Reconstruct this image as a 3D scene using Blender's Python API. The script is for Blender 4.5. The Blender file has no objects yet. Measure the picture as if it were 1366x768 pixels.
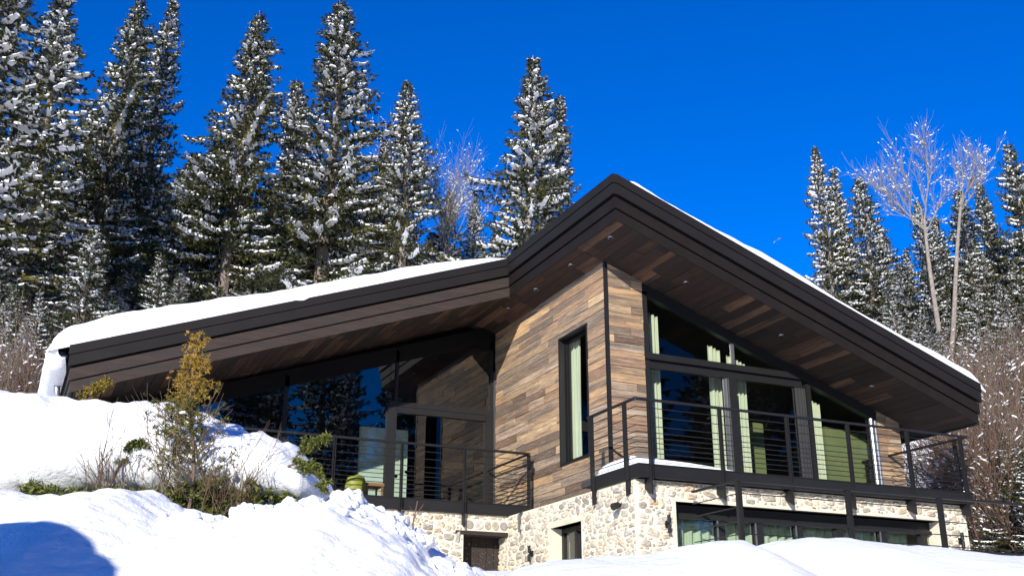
import bpy, math, random
import numpy as np
from mathutils import Vector, noise as mn
random.seed(7); rng = np.random.default_rng(7)
C = bpy.context.scene.collection
sc = bpy.context.scene

# ------------------------------------------------------------------ camera
F = 1431.7; YAW, PIT = 0.43382, 0.34436
fw = np.array([math.sin(YAW)*math.cos(PIT), math.cos(YAW)*math.cos(PIT), math.sin(PIT)])
rt = np.array([math.cos(YAW), -math.sin(YAW), 0.0]); up = np.cross(rt, fw)
fh = np.array([math.sin(YAW), math.cos(YAW), 0.0])
def ray(x, y): return fw + rt*(x-683)/F - up*(y-384)/F
def atV(x, y, v):
    d = ray(x, y); return d*(v/(d@fh))
def atY(x, y, Y):
    d = ray(x, y); return d*(Y/d[1])
cam = bpy.data.cameras.new('camera'); co = bpy.data.objects.new('camera', cam); C.objects.link(co)
cam.sensor_width = 36; cam.lens = 36*F/1366; cam.clip_end = 6000; cam.clip_start = 0.05
co.rotation_euler = (math.pi/2+PIT, 0, -YAW); sc.camera = co

# ------------------------------------------------------------------ light
SUN = np.array([-1.0, -1.21, 0.56]); SUN /= np.linalg.norm(SUN)
EL = math.asin(SUN[2]); AZ = math.atan2(SUN[0], SUN[1])
w = bpy.data.worlds.new('World'); sc.world = w; w.use_nodes = True
nt = w.node_tree; nt.nodes.clear()
sky = nt.nodes.new('ShaderNodeTexSky'); sky.sky_type = 'NISHITA'; sky.sun_disc = False
sky.sun_elevation = EL; sky.sun_rotation = AZ; sky.altitude = 1500; sky.air_density = 1.0; sky.dust_density = 0.0; sky.ozone_density = 3.5
hs = nt.nodes.new('ShaderNodeHueSaturation'); hs.inputs['Saturation'].default_value = 1.52; hs.inputs['Hue'].default_value = 0.521
bg = nt.nodes.new('ShaderNodeBackground'); bg.inputs['Strength'].default_value = 0.146
ow = nt.nodes.new('ShaderNodeOutputWorld')
nt.links.new(sky.outputs[0], hs.inputs['Color']); nt.links.new(hs.outputs[0], bg.inputs['Color']); nt.links.new(bg.outputs[0], ow.inputs[0])
sl = bpy.data.lights.new('sun', 'SUN'); sl.energy = 5.0; sl.angle = math.radians(0.5); sl.color = (1, .95, .86)
so = bpy.data.objects.new('sun', sl); C.objects.link(so)
so.rotation_euler = Vector(SUN).to_track_quat('Z', 'Y').to_euler(); so.location = (-20, -20, 20)
sc.view_settings.view_transform = 'Standard'; sc.view_settings.look = 'None'; sc.view_settings.exposure = 0.56; sc.view_settings.gamma = 1

# ------------------------------------------------------------------ materials
def mat(name):
    m = bpy.data.materials.new(name); m.use_nodes = True
    n = m.node_tree; b = n.nodes['Principled BSDF']; return m, n, b
def N(n, t, **k):
    x = n.nodes.new(t)
    for a, v in k.items(): setattr(x, a, v)
    return x
def ramp(n, fac, stops, interp='LINEAR'):
    r = N(n, 'ShaderNodeValToRGB'); r.color_ramp.interpolation = interp
    e = r.color_ramp.elements
    while len(e) < len(stops): e.new(0.5)
    for i, (p, c) in enumerate(stops): e[i].position = p; e[i].color = (*c, 1)
    n.links.new(fac, r.inputs[0]); return r.outputs[0]
def pos(n, scale=(1, 1, 1), rnd=0.0):
    g = N(n, 'ShaderNodeNewGeometry'); mp = N(n, 'ShaderNodeMapping'); mp.inputs['Scale'].default_value = scale
    n.links.new(g.outputs['Position'], mp.inputs[0])
    if rnd:
        a = N(n, 'ShaderNodeAttribute', attribute_name='rnd'); m = N(n, 'ShaderNodeMath', operation='MULTIPLY'); m.inputs[1].default_value = rnd
        n.links.new(a.outputs['Fac'], m.inputs[0]); n.links.new(m.outputs[0], mp.inputs['Location'])
    return mp.outputs[0]
def noise(n, vec, s, d=4, r=.55):
    x = N(n, 'ShaderNodeTexNoise'); x.inputs['Scale'].default_value = s; x.inputs['Detail'].default_value = d; x.inputs['Roughness'].default_value = r
    n.links.new(vec, x.inputs['Vector']); return x.outputs['Fac']
def bump(n, b, h, st, dist=.01):
    x = N(n, 'ShaderNodeBump'); x.inputs['Strength'].default_value = st; x.inputs['Distance'].default_value = dist
    n.links.new(h, x.inputs['Height']); n.links.new(x.outputs[0], b.inputs['Normal'])
def mixc(n, f, a, b_, bt='MIX'):
    x = N(n, 'ShaderNodeMix', data_type='RGBA', blend_type=bt)
    for s, v in ((0, f), (6, a), (7, b_)):
        if isinstance(v, (int, float)): x.inputs[s].default_value = v
        elif isinstance(v, tuple): x.inputs[s].default_value = (*v, 1)
        else: n.links.new(v, x.inputs[s])
    return x.outputs[2]
def plain(name, col, rough=.6, metal=0, var=.25, sc_=3, bm=0.0, spec=.5):
    m, n, b = mat(name); p = pos(n); f = noise(n, p, sc_, 5)
    c = ramp(n, f, [(.3, tuple(x*(1-var) for x in col)), (.7, tuple(min(1, x*(1+var)) for x in col))])
    n.links.new(c, b.inputs['Base Color']); b.inputs['Roughness'].default_value = rough; b.inputs['Metallic'].default_value = metal
    b.inputs['Specular IOR Level'].default_value = spec
    if bm: bump(n, b, noise(n, p, 60, 4), bm, .004)
    return m
def wood(name, axis, stops, bright=1.0, flecks=True):
    m, n, b = mat(name); a = N(n, 'ShaderNodeAttribute', attribute_name='rnd')
    stops = [(p, tuple(x*bright for x in c)) for p, c in stops]
    base = ramp(n, a.outputs['Fac'], stops, 'LINEAR')
    sx = (1.0, 18, 18) if axis == 'X' else (18, 1.0, 18)
    v = pos(n, sx, 37.0)
    g = noise(n, v, 2.2, 8, .72)
    st = ramp(n, g, [(.28, (.30, .27, .25)), (.42, (.72, .68, .65)), (.55, (1.05, 1.02, .98)), (.75, (1.4, 1.33, 1.22))])
    c = mixc(n, 1.0, base, st, 'MULTIPLY')
    v2 = pos(n, tuple(x*.25 for x in sx), 11.0); g2 = noise(n, v2, 2, 5, .6)
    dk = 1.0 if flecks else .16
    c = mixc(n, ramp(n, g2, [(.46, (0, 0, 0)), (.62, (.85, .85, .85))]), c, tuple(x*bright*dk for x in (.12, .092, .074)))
    if flecks:
        v3 = pos(n, tuple(x*1.6 for x in sx), 5.0); g3 = noise(n, v3, 2.4, 7, .8)
        c = mixc(n, ramp(n, g3, [(.56, (0, 0, 0)), (.66, (.75, .75, .75))]), c, tuple(x*bright for x in (.55, .49, .41)))
        v4 = pos(n, tuple(x*.8 for x in sx), 23.0); g4 = noise(n, v4, 5, 8, .85)
        c = mixc(n, ramp(n, g4, [(.53, (0, 0, 0)), (.63, (.85, .85, .85))]), c, (.05, .038, .03))
    n.links.new(c, b.inputs['Base Color']); b.inputs['Roughness'].default_value = .82
    bump(n, b, g, .7, .008); return m
REC = [(0, (.10, .07, .05)), (.12, (.26, .18, .125)), (.28, (.42, .305, .185)), (.40, (.18, .150, .122)), (.52, (.50, .37, .22)), (.64, (.30, .255, .205)), (.76, (.52, .405, .26)), (.86, (.105, .085, .068)), (.93, (.37, .32, .265)), (1, (.44, .315, .175))]
REC_W = [(p, (c[0]*1.10, c[1]*.98, c[2]*.86)) for p, c in REC]
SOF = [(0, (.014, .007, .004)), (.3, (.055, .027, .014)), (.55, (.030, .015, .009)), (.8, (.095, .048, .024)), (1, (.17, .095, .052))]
M = {}
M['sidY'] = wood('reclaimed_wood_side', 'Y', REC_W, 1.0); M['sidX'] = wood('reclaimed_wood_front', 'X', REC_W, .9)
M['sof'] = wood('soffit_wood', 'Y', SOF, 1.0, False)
M['metal'] = plain('anthracite_metal', (.0125, .0108, .0098), .6, .0, .12, 2, .05, .18)
M['rail'] = plain('black_steel', (.0115, .011, .011), .5, 0, .1, 5, 0, .35)
M['fwood'] = wood('dark_fascia_wood', 'X', [(0, (.022, .013, .009)), (1, (.034, .021, .015))], 1.0, False)
M['fwoodY'] = wood('dark_fascia_wood_side', 'Y', [(0, (.014, .011, .010)), (1, (.022, .017, .014))], 1.0, False)
M['ftrim'] = plain('dark_stained_board', (.0105, .0078, .0064), .65, 0, .2, 3, .05, .18)
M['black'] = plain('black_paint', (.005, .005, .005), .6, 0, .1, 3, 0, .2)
M['alu'] = plain('grey_aluminium', (.10, .10, .10), .4, .6, .1)
M['alul'] = plain('light_aluminium', (.30, .31, .32), .35, .8, .1)
M['plaster'] = plain('cream_plaster', (.55, .50, .38), .8, 0, .1, 2, .2)
M['white'] = plain('white_wall', (.72, .75, .68), .8, 0, .05)
M['green'] = plain('green_wall', (.155, .185, .085), .8, 0, .08)
M['dark'] = plain('dark_room', (.045, .042, .040), .8, 0, .2)
M['gutter'] = plain('zinc_gutter', (.42, .43, .45), .38, .85, .15)
M['lime'] = plain('lime_fabric', (.19, .20, .012), .6, 0, .1)
M['tablew'] = plain('table_wood', (.20, .10, .035), .5, 0, .2)
def snowmat():
    m, n, b = mat('snow'); p = pos(n); 
    c = ramp(n, noise(n, p, .8, 4), [(.3, (.83, .84, .85)), (.7, (.89, .89, .885))])
    n.links.new(c, b.inputs['Base Color']); b.inputs['Roughness'].default_value = .6; b.inputs['Specular IOR Level'].default_value = .25
    b.inputs['Subsurface Weight'].default_value = 0.0
    a = noise(n, p, 9, 6, .62); a2 = noise(n, p, 60, 3, .6)
    ad = N(n, 'ShaderNodeMath', operation='MULTIPLY_ADD'); ad.inputs[1].default_value = .18
    n.links.new(a2, ad.inputs[0]); n.links.new(a, ad.inputs[2]); bump(n, b, ad.outputs[0], .5, .05); return m
M['snow'] = snowmat()
def stonemat():
    m, n, b = mat('field_stone'); a = N(n, 'ShaderNodeAttribute', attribute_name='rnd')
    base = ramp(n, a.outputs['Fac'], [(0, (.42, .38, .31)), (.15, (.24, .22, .19)), (.3, (.46, .39, .29)), (.45, (.48, .45, .40)), (.6, (.40, .35, .27)), (.72, (.58, .52, .42)), (.85, (.46, .34, .22)), (.90, (.42, .37, .26)), (1, (.55, .50, .41))])
    v = pos(n, (1, 1, 1), 9.0); g = noise(n, v, 16, 6, .7)
    c = mixc(n, 1.0, base, ramp(n, g, [(.3, (.6, .58, .55)), (.55, (1, 1, 1)), (.75, (1.5, 1.47, 1.4))]), 'MULTIPLY')
    n.links.new(c, b.inputs['Base Color']); b.inputs['Roughness'].default_value = .8; bump(n, b, g, .6, .012); return m
M['stone'] = stonemat()
def mortar():
    m, n, b = mat('lime_mortar'); v = pos(n); g = noise(n, v, 22, 7, .7)
    n.links.new(ramp(n, g, [(.3, (.58, .50, .37)), (.7, (.78, .70, .56))]), b.inputs['Base Color']); b.inputs['Roughness'].default_value = .9; bump(n, b, g, .8, .02); return m
M['mortar'] = mortar()
def glassmat(name='window_glass', tint=(.76, .79, .73), f0=.032):
    m = bpy.data.materials.new(name); m.use_nodes = True; n = m.node_tree; n.nodes.clear()
    o = N(n, 'ShaderNodeOutputMaterial'); mx = N(n, 'ShaderNodeMixShader')
    ge = N(n, 'ShaderNodeNewGeometry'); dt = N(n, 'ShaderNodeVectorMath', operation='DOT_PRODUCT'); n.links.new(ge.outputs['Incoming'], dt.inputs[0]); n.links.new(ge.outputs['Normal'], dt.inputs[1])
    ab = N(n, 'ShaderNodeMath', operation='ABSOLUTE'); n.links.new(dt.outputs['Value'], ab.inputs[0])
    om = N(n, 'ShaderNodeMath', operation='SUBTRACT'); om.inputs[0].default_value = 1; n.links.new(ab.outputs[0], om.inputs[1])
    pw = N(n, 'ShaderNodeMath', operation='POWER'); pw.inputs[1].default_value = 4.0; n.links.new(om.outputs[0], pw.inputs[0])
    ma = N(n, 'ShaderNodeMath', operation='MULTIPLY_ADD'); ma.inputs[1].default_value = 1-f0; ma.inputs[2].default_value = f0; n.links.new(pw.outputs[0], ma.inputs[0])
    t = N(n, 'ShaderNodeBsdfTransparent'); t.inputs[0].default_value = (*tint, 1); g = N(n, 'ShaderNodeBsdfGlossy'); g.inputs['Roughness'].default_value = .0; g.inputs['Color'].default_value = (.95, .97, 1, 1)
    n.links.new(ma.outputs[0], mx.inputs[0]); n.links.new(t.outputs[0], mx.inputs[1]); n.links.new(g.outputs[0], mx.inputs[2]); n.links.new(mx.outputs[0], o.inputs[0]); return m
M['glass'] = glassmat()
M['glassd'] = glassmat('dark_window_glass', (.66, .74, .68), .09)
def leafmat(name, stops, rough=.6, tr=.15):
    m, n, b = mat(name); a = N(n, 'ShaderNodeAttribute', attribute_name='rnd')
    n.links.new(ramp(n, a.outputs['Fac'], stops), b.inputs['Base Color']); b.inputs['Roughness'].default_value = rough
    b.inputs['Specular IOR Level'].default_value = .25; return m
M['needle'] = leafmat('spruce_needles', [(0, (.009, .013, .004)), (.5, (.030, .034, .008)), (.85, (.078, .072, .016)), (1, (.14, .115, .026))])
M['needleg'] = leafmat('green_needles', [(0, (.03, .045, .012)), (.5, (.09, .11, .022)), (1, (.20, .20, .035))])
M['gold'] = leafmat('golden_needles', [(0, (.06, .07, .012)), (.4, (.16, .13, .02)), (.8, (.30, .19, .025)), (1, (.36, .22, .04))])
M['bark'] = plain('bark', (.16, .13, .105), .9, 0, .4, 8, .5)
M['barkl'] = plain('pale_bark', (.22, .185, .155), .9, 0, .35, 8, .3)
M['twig'] = plain('twig_bark', (.10, .058, .036), .85, 0, .4, 6)
M['greytwig'] = plain('grey_twig_bark', (.20, .175, .145), .9, 0, .3, 6)
M['twigl'] = plain('pale_twig_bark', (.125, .088, .062), .85, 0, .4, 6)
def curtainmat():
    m, n, b = mat('green_curtain'); v = pos(n, (30, 30, .6)); g = noise(n, v, 1.5, 4)
    n.links.new(ramp(n, g, [(.3, (.44, .47, .37)), (.7, (.60, .64, .52))]), b.inputs['Base Color']); b.inputs['Roughness'].default_value = .85
    return m
M['curtain'] = curtainmat()
M['gcurtain'] = plain('grey_curtain', (.26, .25, .24), .85, 0, .15, 6)

# ------------------------------------------------------------------ mesh builder
class MB:
    def __init__(s): s.v = []; s.f = []; s.r = []; s.n = 0
    def add(s, v, f, r=0.0):
        v = np.asarray(v, float).reshape(-1, 3); s.v.append(v)
        s.f += [tuple(int(i)+s.n for i in q) for q in f]; s.n += len(v)
        s.r += (list(r) if hasattr(r, '__len__') else [r]*len(f)); return s
    def box(s, a, b, r=0.0):
        x0, y0, z0 = a; x1, y1, z1 = b
        v = [(x0, y0, z0), (x1, y0, z0), (x1, y1, z0), (x0, y1, z0), (x0, y0, z1), (x1, y0, z1), (x1, y1, z1), (x0, y1, z1)]
        return s.add(v, [(0, 3, 2, 1), (4, 5, 6, 7), (0, 1, 5, 4), (1, 2, 6, 5), (2, 3, 7, 6), (3, 0, 4, 7)], r)
    def prism(s, poly, ext, r=0.0):
        P = np.asarray(poly, float); E_ = np.asarray(ext, float); k = len(P)
        nrm = sum(np.cross(P[i]-P[0], P[(i+1) % k]-P[0]) for i in range(k))
        if nrm@E_ > 0: P = P[::-1]
        f = [tuple(range(k)), tuple(range(2*k-1, k-1, -1))]+[(i, i+k, (i+1) % k+k, (i+1) % k) for i in range(k)]
        f = [f[0], f[1]]+[(q[0], q[1], q[2], q[3]) for q in f[2:]]
        return s.add(np.vstack([P, P+E_]), f, r)
    def tube(s, pts, rad, k=8, r=0.0, cap=True):
        P = [np.asarray(p, float) for p in pts]; n = len(P)
        R = rad if hasattr(rad, '__len__') else [rad]*n
        V = []; ref = None
        for i in range(n):
            t = P[min(i+1, n-1)]-P[max(i-1, 0)]; t = t/(np.linalg.norm(t)+1e-9)
            if ref is None or abs(ref@t) > .98: ref = np.array([0, 0, 1.]) if abs(t[2]) < .9 else np.array([1., 0, 0])
            a = np.cross(t, ref); a /= np.linalg.norm(a); b = np.cross(t, a)
            for j in range(k):
                an = 2*math.pi*j/k; V.append(P[i]+R[i]*(a*math.cos(an)+b*math.sin(an)))
        f = [(i*k+j, i*k+(j+1) % k, (i+1)*k+(j+1) % k, (i+1)*k+j) for i in range(n-1) for j in range(k)]
        if cap: f += [tuple(range(k-1, -1, -1)), tuple(range((n-1)*k, n*k))]
        return s.add(V, f, r)
    def build(s, name, m, parent=None, smooth=False, keep=False):
        me = bpy.data.meshes.new(name); V = np.vstack(s.v)
        c = np.zeros(3) if keep else (V.min(0)+V.max(0))/2
        me.from_pydata((V-c).tolist(), [], s.f)
        at = me.attributes.new('rnd', 'FLOAT', 'FACE'); at.data.foreach_set('value', np.asarray(s.r, np.float32))
        if smooth: me.polygons.foreach_set('use_smooth', [True]*len(me.polygons))
        me.materials.append(M[m]); me.update()
        o = bpy.data.objects.new(name, me); C.objects.link(o)
        po = np.array(parent['_o']) if parent is not None else np.zeros(3)
        o['_o'] = [float(x) for x in c]
        o.location = c-po
        if parent is not None: o.parent = parent
        return o
def build2(name, parts, parent=None, smooth=False, keep=False):
    """one mesh out of several builders, each with its own material"""
    big = MB(); idx = []
    for k, (mb, mn_) in enumerate(parts):
        big.add(np.vstack(mb.v), mb.f, mb.r); idx += [k]*len(mb.f)
    o = big.build(name, parts[0][1], parent, smooth, keep)
    for mb, mn_ in parts[1:]: o.data.materials.append(M[mn_])
    o.data.polygons.foreach_set('material_index', idx); return o
def tag(o, label=None, cat=None, group=None, kind=None):
    if label: o['label'] = label
    if cat: o['category'] = cat
    if group: o['group'] = group
    if kind: o['kind'] = kind
    return o
def empty(name, loc, label=None, cat=None, group=None):
    o = bpy.data.objects.new(name, None); C.objects.link(o); o.location = loc; o['_o'] = [float(x) for x in loc]
    return tag(o, label, cat, group)
def fbm(x, y, z=0.0, o=4):
    a = 0; s_ = 1; t = 0
    for i in range(o): a += s_*mn.noise(Vector((x, y, z+i*7.3))); x *= 2; y *= 2; z *= 2; t += s_; s_ *= .5
    return a/t

# ------------------------------------------------------------------ ground
def sm(a, b, x): t = np.clip((x-a)/(b-a), 0, 1); return t*t*(3-2*t)
def G(x, y):
    v = x*fh[0]+y*fh[1]; u = x*rt[0]+y*rt[1]
    z = -1.6+sm(0, 18, v)*3.1
    sl_ = .50-.08*sm(-6, 8, u)
    h = np.maximum(0, np.minimum(v, 68+.15*np.maximum(v-68, 0))-21)*sl_
    z = z+h
    left = sm(-3, -11, u)*sm(14, 24, v)*1.0
    return z+left
def ground():
    us = np.concatenate([np.linspace(-900, -80, 14), np.linspace(-75, 75, 121), np.linspace(80, 900, 14)])
    vs = np.concatenate([np.linspace(-900, -60, 14), np.linspace(-50, 10, 40), np.linspace(10.6, 85, 125), np.linspace(90, 900, 14)])
    V = []
    for v in vs:
        for u in us:
            x = u*rt[0]+v*fh[0]; y = u*rt[1]+v*fh[1]; z = float(G(np.float64(x), np.float64(y)))
            if v > 24: z += .7*fbm(x*.25, y*.25)*min(1, (v-24)/10)
            if 0 < v < 24: z += .06*fbm(x*.8, y*.8)
            V.append((x, y, z))
    n = len(us); f = [(j*n+i, j*n+i+1, (j+1)*n+i+1, (j+1)*n+i) for j in range(len(vs)-1) for i in range(n-1)]
    m = MB(); m.add(V, f); o = m.build('ground', 'snow', smooth=True, keep=True); tag(o, kind='structure')
ground()
def interp(pts, x):
    xs = [p[0] for p in pts]; return np.interp(x, xs, [p[1] for p in pts])
def bank(name, prof, v0, vf, vb, zf, noise_a, step=.045, seed=0, zb=1.2, pw=1.6, rough=.35):
    """snow bank whose crest runs across at v0 metres out; falls to zf at vf and to zb at vb."""
    W = [atV(px, py, v0) for px, py in prof]; U = [float(q@rt) for q in W]; Z = [float(q[2]) for q in W]
    us = np.arange(U[0], U[-1], step); nv = int((vb-vf)/step); vs = np.linspace(vf, vb, nv)
    V = []
    for v in vs:
        for u in us:
            zr = np.interp(u, U, Z)
            if v <= v0:
                t = (v-vf)/(v0-vf); s = 1-(1-t)**pw; z = zf+(zr-zf)*s
            else:
                t = (v-v0)/(vb-v0); s = sm(0, 1, t); z = zr*(1-s)+min(zb, zr)*s
            x = u*rt[0]+v*fh[0]; y = u*rt[1]+v*fh[1]
            A = noise_a*(.34+.66*sm(v0-1.6, v0-.2, v))*(.45+.55*sm(U[0]+(U[-1]-U[0])*.40, U[0]+(U[-1]-U[0])*.62, u) if rough > .5 else 1)
            q = mn.noise(Vector((x*2.6, y*2.6, seed))); q2 = mn.noise(Vector((x*6.5, y*6.5, seed+4))); q3 = mn.noise(Vector((x*1.1, y*1.1, seed+9)))
            lump = A*(.7*q3+.9*abs(q)-.55+rough*(.75*(abs(q2)-.25)+.35*abs(mn.noise(Vector((x*14, y*14, z*9)))))+.12*mn.noise(Vector((x*23, y*23, seed))))
            x += A*.3*q; V.append((x, y, z+lump))
    n = len(us); f = [(j*n+i, j*n+i+1, (j+1)*n+i+1, (j+1)*n+i) for j in range(nv-1) for i in range(n-1)]
    m = MB(); m.add(V, f)
    if rough > .5:      # crumbled chunks of snow thrown up along the right half of the crest
        for k in range(120):
            tu = random.uniform(.50, .90); u = U[0]+(U[-1]-U[0])*tu; i = int((u-us[0])/step); j = int((v0-abs(random.gauss(0, .55))-vf)/step)
            if not (0 <= i < n and 0 <= j < nv): continue
            c = np.array(V[j*n+i]); r0 = random.uniform(.02, .075)*(1.3 if random.random() < .12 else .75); W_ = []; a_, b_ = 14, 10; sd = random.random()*50
            for q in range(b_+1):
                th = math.pi*q/b_
                for p in range(a_):
                    ph = 2*math.pi*p/a_; dd = np.array([math.sin(th)*math.cos(ph), math.sin(th)*math.sin(ph), math.cos(th)*.8])
                    W_.append(c+dd*r0*(1+.55*mn.noise(Vector(tuple(dd*1.3))+Vector((sd, 0, 0)))+.25*mn.noise(Vector(tuple(dd*3.5))+Vector((sd, 5, 0))))-[0, 0, r0*.3])
            m.add(W_, [(q*a_+p, q*a_+(p+1) % a_, (q+1)*a_+(p+1) % a_, (q+1)*a_+p) for q in range(b_) for p in range(a_)])
    o = m.build(name, 'snow', smooth=True); return tag(o, kind='structure')
bankA = [(-260, 640), (-100, 648), (0, 653), (43, 663), (96, 665), (125, 661), (168, 656), (201, 656), (240, 673), (268, 683), (307, 688), (336, 685), (379, 671), (420, 677), (452, 668), (461, 664), (469, 658), (484, 664), (499, 675), (517, 682), (540, 690), (570, 712), (577, 728), (600, 742), (630, 754), (652, 768), (720, 800), (800, 850)]
bank('snow_bank', bankA, 7.2, 2.6, 8.3, -1.4, .10, .032, 3, zb=-.3, rough=1.0)
bankC1 = [(600, 800), (640, 778), (690, 757), (740, 745), (790, 742), (880, 736), (920, 726), (950, 720), (975, 721), (1000, 735), (1040, 757), (1080, 775), (1130, 800)]
bank('snow_bank', bankC1, 9.0, 3.0, 11.5, -1.4, .045, .06, 8, zb=.2)
bankC2 = [(900, 780), (940, 750), (985, 732), (1005, 728), (1030, 722), (1060, 719), (1100, 720), (1140, 727), (1200, 731), (1260, 738), (1300, 741), (1366, 744), (1440, 748), (1560, 756)]
bank('snow_bank', bankC2, 12.2, 4.0, 15, -1.4, .05, .07, 15, zb=1.3)
# unseen mound added left of the frame to throw the near bank's round shadow
def mound(c, r, h):
    m = MB(); V = []; n = 40; k = 20
    for j in range(k+1):
        for i in range(n):
            a = 2*math.pi*i/n; q = j/k; rr = r*q
            z = h*max(0, 1-q**2.6); nn = .34*fbm(1.1*(c[0]+math.cos(a)*rr), 1.3*(c[1]+math.sin(a)*rr))*min(1, q*3+.3)
            V.append((c[0]+rr*math.cos(a), c[1]+rr*math.sin(a), c[2]+z+nn))
    f = [(j*n+i, j*n+(i+1) % n, (j+1)*n+(i+1) % n, (j+1)*n+i) for j in range(k) for i in range(n)]
    m.add(V, f); tag(m.build('shadow_mound', 'snow', smooth=True), kind='structure')
Pm = atV(-12, 712, 5.7); cm = Pm-np.array([1, 1.21, 0])*2.6
mound((cm[0], cm[1], -1.5), 2.0, (Pm[2]+.56*2.6)+1.5+.05)

# ------------------------------------------------------------------ house
HB = (8.1, 15.0, 1.4)
house = empty('chalet', HB, 'modern wood-clad chalet with asymmetric snowy roof on a field stone base', 'house')
XW, YF, YB = 8.705, 15.0, 26.0
FL = 2.85
SL = .357
ZR_T, ZR_B = 7.63, 6.86
XR = 8.2
def zt(x): return ZR_T-SL*abs(x-XR)
def zb_(x): return ZR_B-SL*abs(x-XR)
YFA, YLA = 13.72, 17.80
XE, XLE = 15.60, 0.60
# roof slabs (structure core)
def slab(x0, x1, y0, y1, top=0.0, bot=0.0):
    return [(x0, y0, zb_(x0)+bot), (x1, y0, zb_(x1)+bot), (x1, y0, zt(x1)-top), (x0, y0, zt(x0)-top)]
m = MB()
m.prism(slab(XR, XE-.03, YFA, YB, .01, .02), (0, YB-YFA, 0)); m.prism(slab(XLE+.03, XR-.004, YLA, YB, .01, .02), (0, YB-YLA, 0))
roof = m.build('roof', 'metal', house)
# fascia boards:  (z below top at upper edge, lower edge, projection, material)
BANDS = [(0.0, .155, .10, 'metal'), (.165, .345, .085, 'metal'), (.385, .575, .045, 'fwood'), (.59, .775, .015, 'fwood')]
for k, (a, b, d, mm) in enumerate(BANDS):
    def strip(x0, x1, y):
        return [(x0, y, zt(x0)-b), (x1, y, zt(x1)-b), (x1, y, zt(x1)-a), (x0, y, zt(x0)-a)]
    m = MB(); m.prism(strip(XR-d, XE+d*.6, YFA-d) if 0 else [(XR-d, YFA-d, ZR_T-b), (XR, YFA-d, ZR_T-b), (XE+d, YFA-d, zt(XE+d)-b), (XE+d, YFA-d, zt(XE+d)-a), (XR, YFA-d, ZR_T-a), (XR-d, YFA-d, ZR_T-a)], (0, d-.002, 0), .3)
    m.build('fascia_board', mm if k < 2 else 'ftrim', roof)
    m = MB(); m.box((XR-d, YFA-.001, ZR_T-b), (XR-.002, YLA-d-.002, ZR_T-a), .6); m.build('fascia_board', mm if k < 2 else 'ftrim', roof)
    m = MB(); m.prism([(XLE-d, YLA-d, zt(XLE-d)-b), (XR-d*.3, YLA-d, zt(XR-d*.3)-b), (XR-d*.3, YLA-d, zt(XR-d*.3)-a), (XLE-d, YLA-d, zt(XLE-d)-a)], (0, d-.002, 0), .8); m.build('fascia_board', mm if k < 2 else 'fwood', roof)
    m = MB(); m.box((XLE-d, YLA+.001, zt(XLE)-b), (XLE+.028, YB, zt(XLE)-a), .5); m.build('fascia_board', mm if k < 2 else 'fwoodY', roof)
    m = MB(); m.box((XE-.028, YFA+.001, zt(XE)-b-.01), (XE+d, YB, zt(XE)-a-.01), .5); m.build('fascia_board', mm if k < 2 else 'fwoodY', roof)
# planks ---------------------------------------------------------
def clip(poly, n, c):
    out = []
    for i in range(len(poly)):
        p, q = poly[i], poly[(i+1) % len(poly)]; dp = p[0]*n[0]+p[1]*n[1]-c; dq = q[0]*n[0]+q[1]*n[1]-c
        if dp <= 0: out.append(p)
        if (dp < 0 < dq) or (dq < 0 < dp):
            t = dp/(dp-dq); out.append((p[0]+t*(q[0]-p[0]), p[1]+t*(q[1]-p[1])))
    return out
def planks(mb, to3, ext, a0, a1, b0, b1, row, lmin, lmax, holes=(), cuts=(), gap=.007):
    b = b0
    while b < b1-1e-6:
        bb = min(b+row*random.uniform(.8, 1.15), b1); a = a0-random.uniform(0, lmin)
        if b1-bb < row*.35: bb = b1
        while a < a1:
            aa = a+random.uniform(lmin, lmax); r = random.random(); th = random.uniform(.75, 1.2)
            rects = [(max(a, a0)+gap/2, min(aa, a1)-gap/2, b+gap/2, bb-gap/2)]
            for (ha0, ha1, hb0, hb1) in holes:
                nr = []
                for (p, q, s, t) in rects:
                    if q <= ha0 or p >= ha1 or t <= hb0 or s >= hb1: nr.append((p, q, s, t)); continue
                    if p < ha0: nr.append((p, ha0, s, t))
                    if q > ha1: nr.append((ha1, q, s, t))
                    m0, m1 = max(p, ha0), min(q, ha1)
                    if s < hb0: nr.append((m0, m1, s, hb0))
                    if t > hb1: nr.append((m0, m1, hb1, t))
                rects = nr
            for (p, q, s, t) in rects:
                if q-p < .01 or t-s < .01: continue
                poly = [(p, s), (q, s), (q, t), (p, t)]
                for (n_, c_) in cuts:
                    poly = clip(poly, n_, c_)
                    if len(poly) < 3: break
                if len(poly) >= 3: mb.prism([to3(*w_) for w_ in poly], np.array(ext)*th, r)
            a = aa
        b = bb
# soffit
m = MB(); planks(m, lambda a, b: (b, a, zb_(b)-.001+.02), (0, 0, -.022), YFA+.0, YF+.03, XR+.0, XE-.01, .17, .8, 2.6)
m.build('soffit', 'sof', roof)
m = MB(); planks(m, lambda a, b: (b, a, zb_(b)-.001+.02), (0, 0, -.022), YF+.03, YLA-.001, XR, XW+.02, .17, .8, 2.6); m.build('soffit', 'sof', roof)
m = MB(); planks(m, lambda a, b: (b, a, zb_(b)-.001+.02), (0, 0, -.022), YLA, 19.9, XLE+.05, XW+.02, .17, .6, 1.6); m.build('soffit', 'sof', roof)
for (x, y) in ((8.40, 14.24), (8.40, 15.64), (8.40, 17.05), (8.40, 18.3), (9.9, 14.32), (11.83, 14.32), (13.79, 14.34)):
    z = zb_(x)-.004; m = MB(); m.tube([(x, y, z+.01), (x+.0, y, z-.012)], [.055, .05], 16); d = m.build('downlight', 'alul', roof)
    m = MB(); m.tube([(x, y, z-.008), (x, y, z-.0145)], [.036, .036], 14); m.build('lens', 'black', d)
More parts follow.
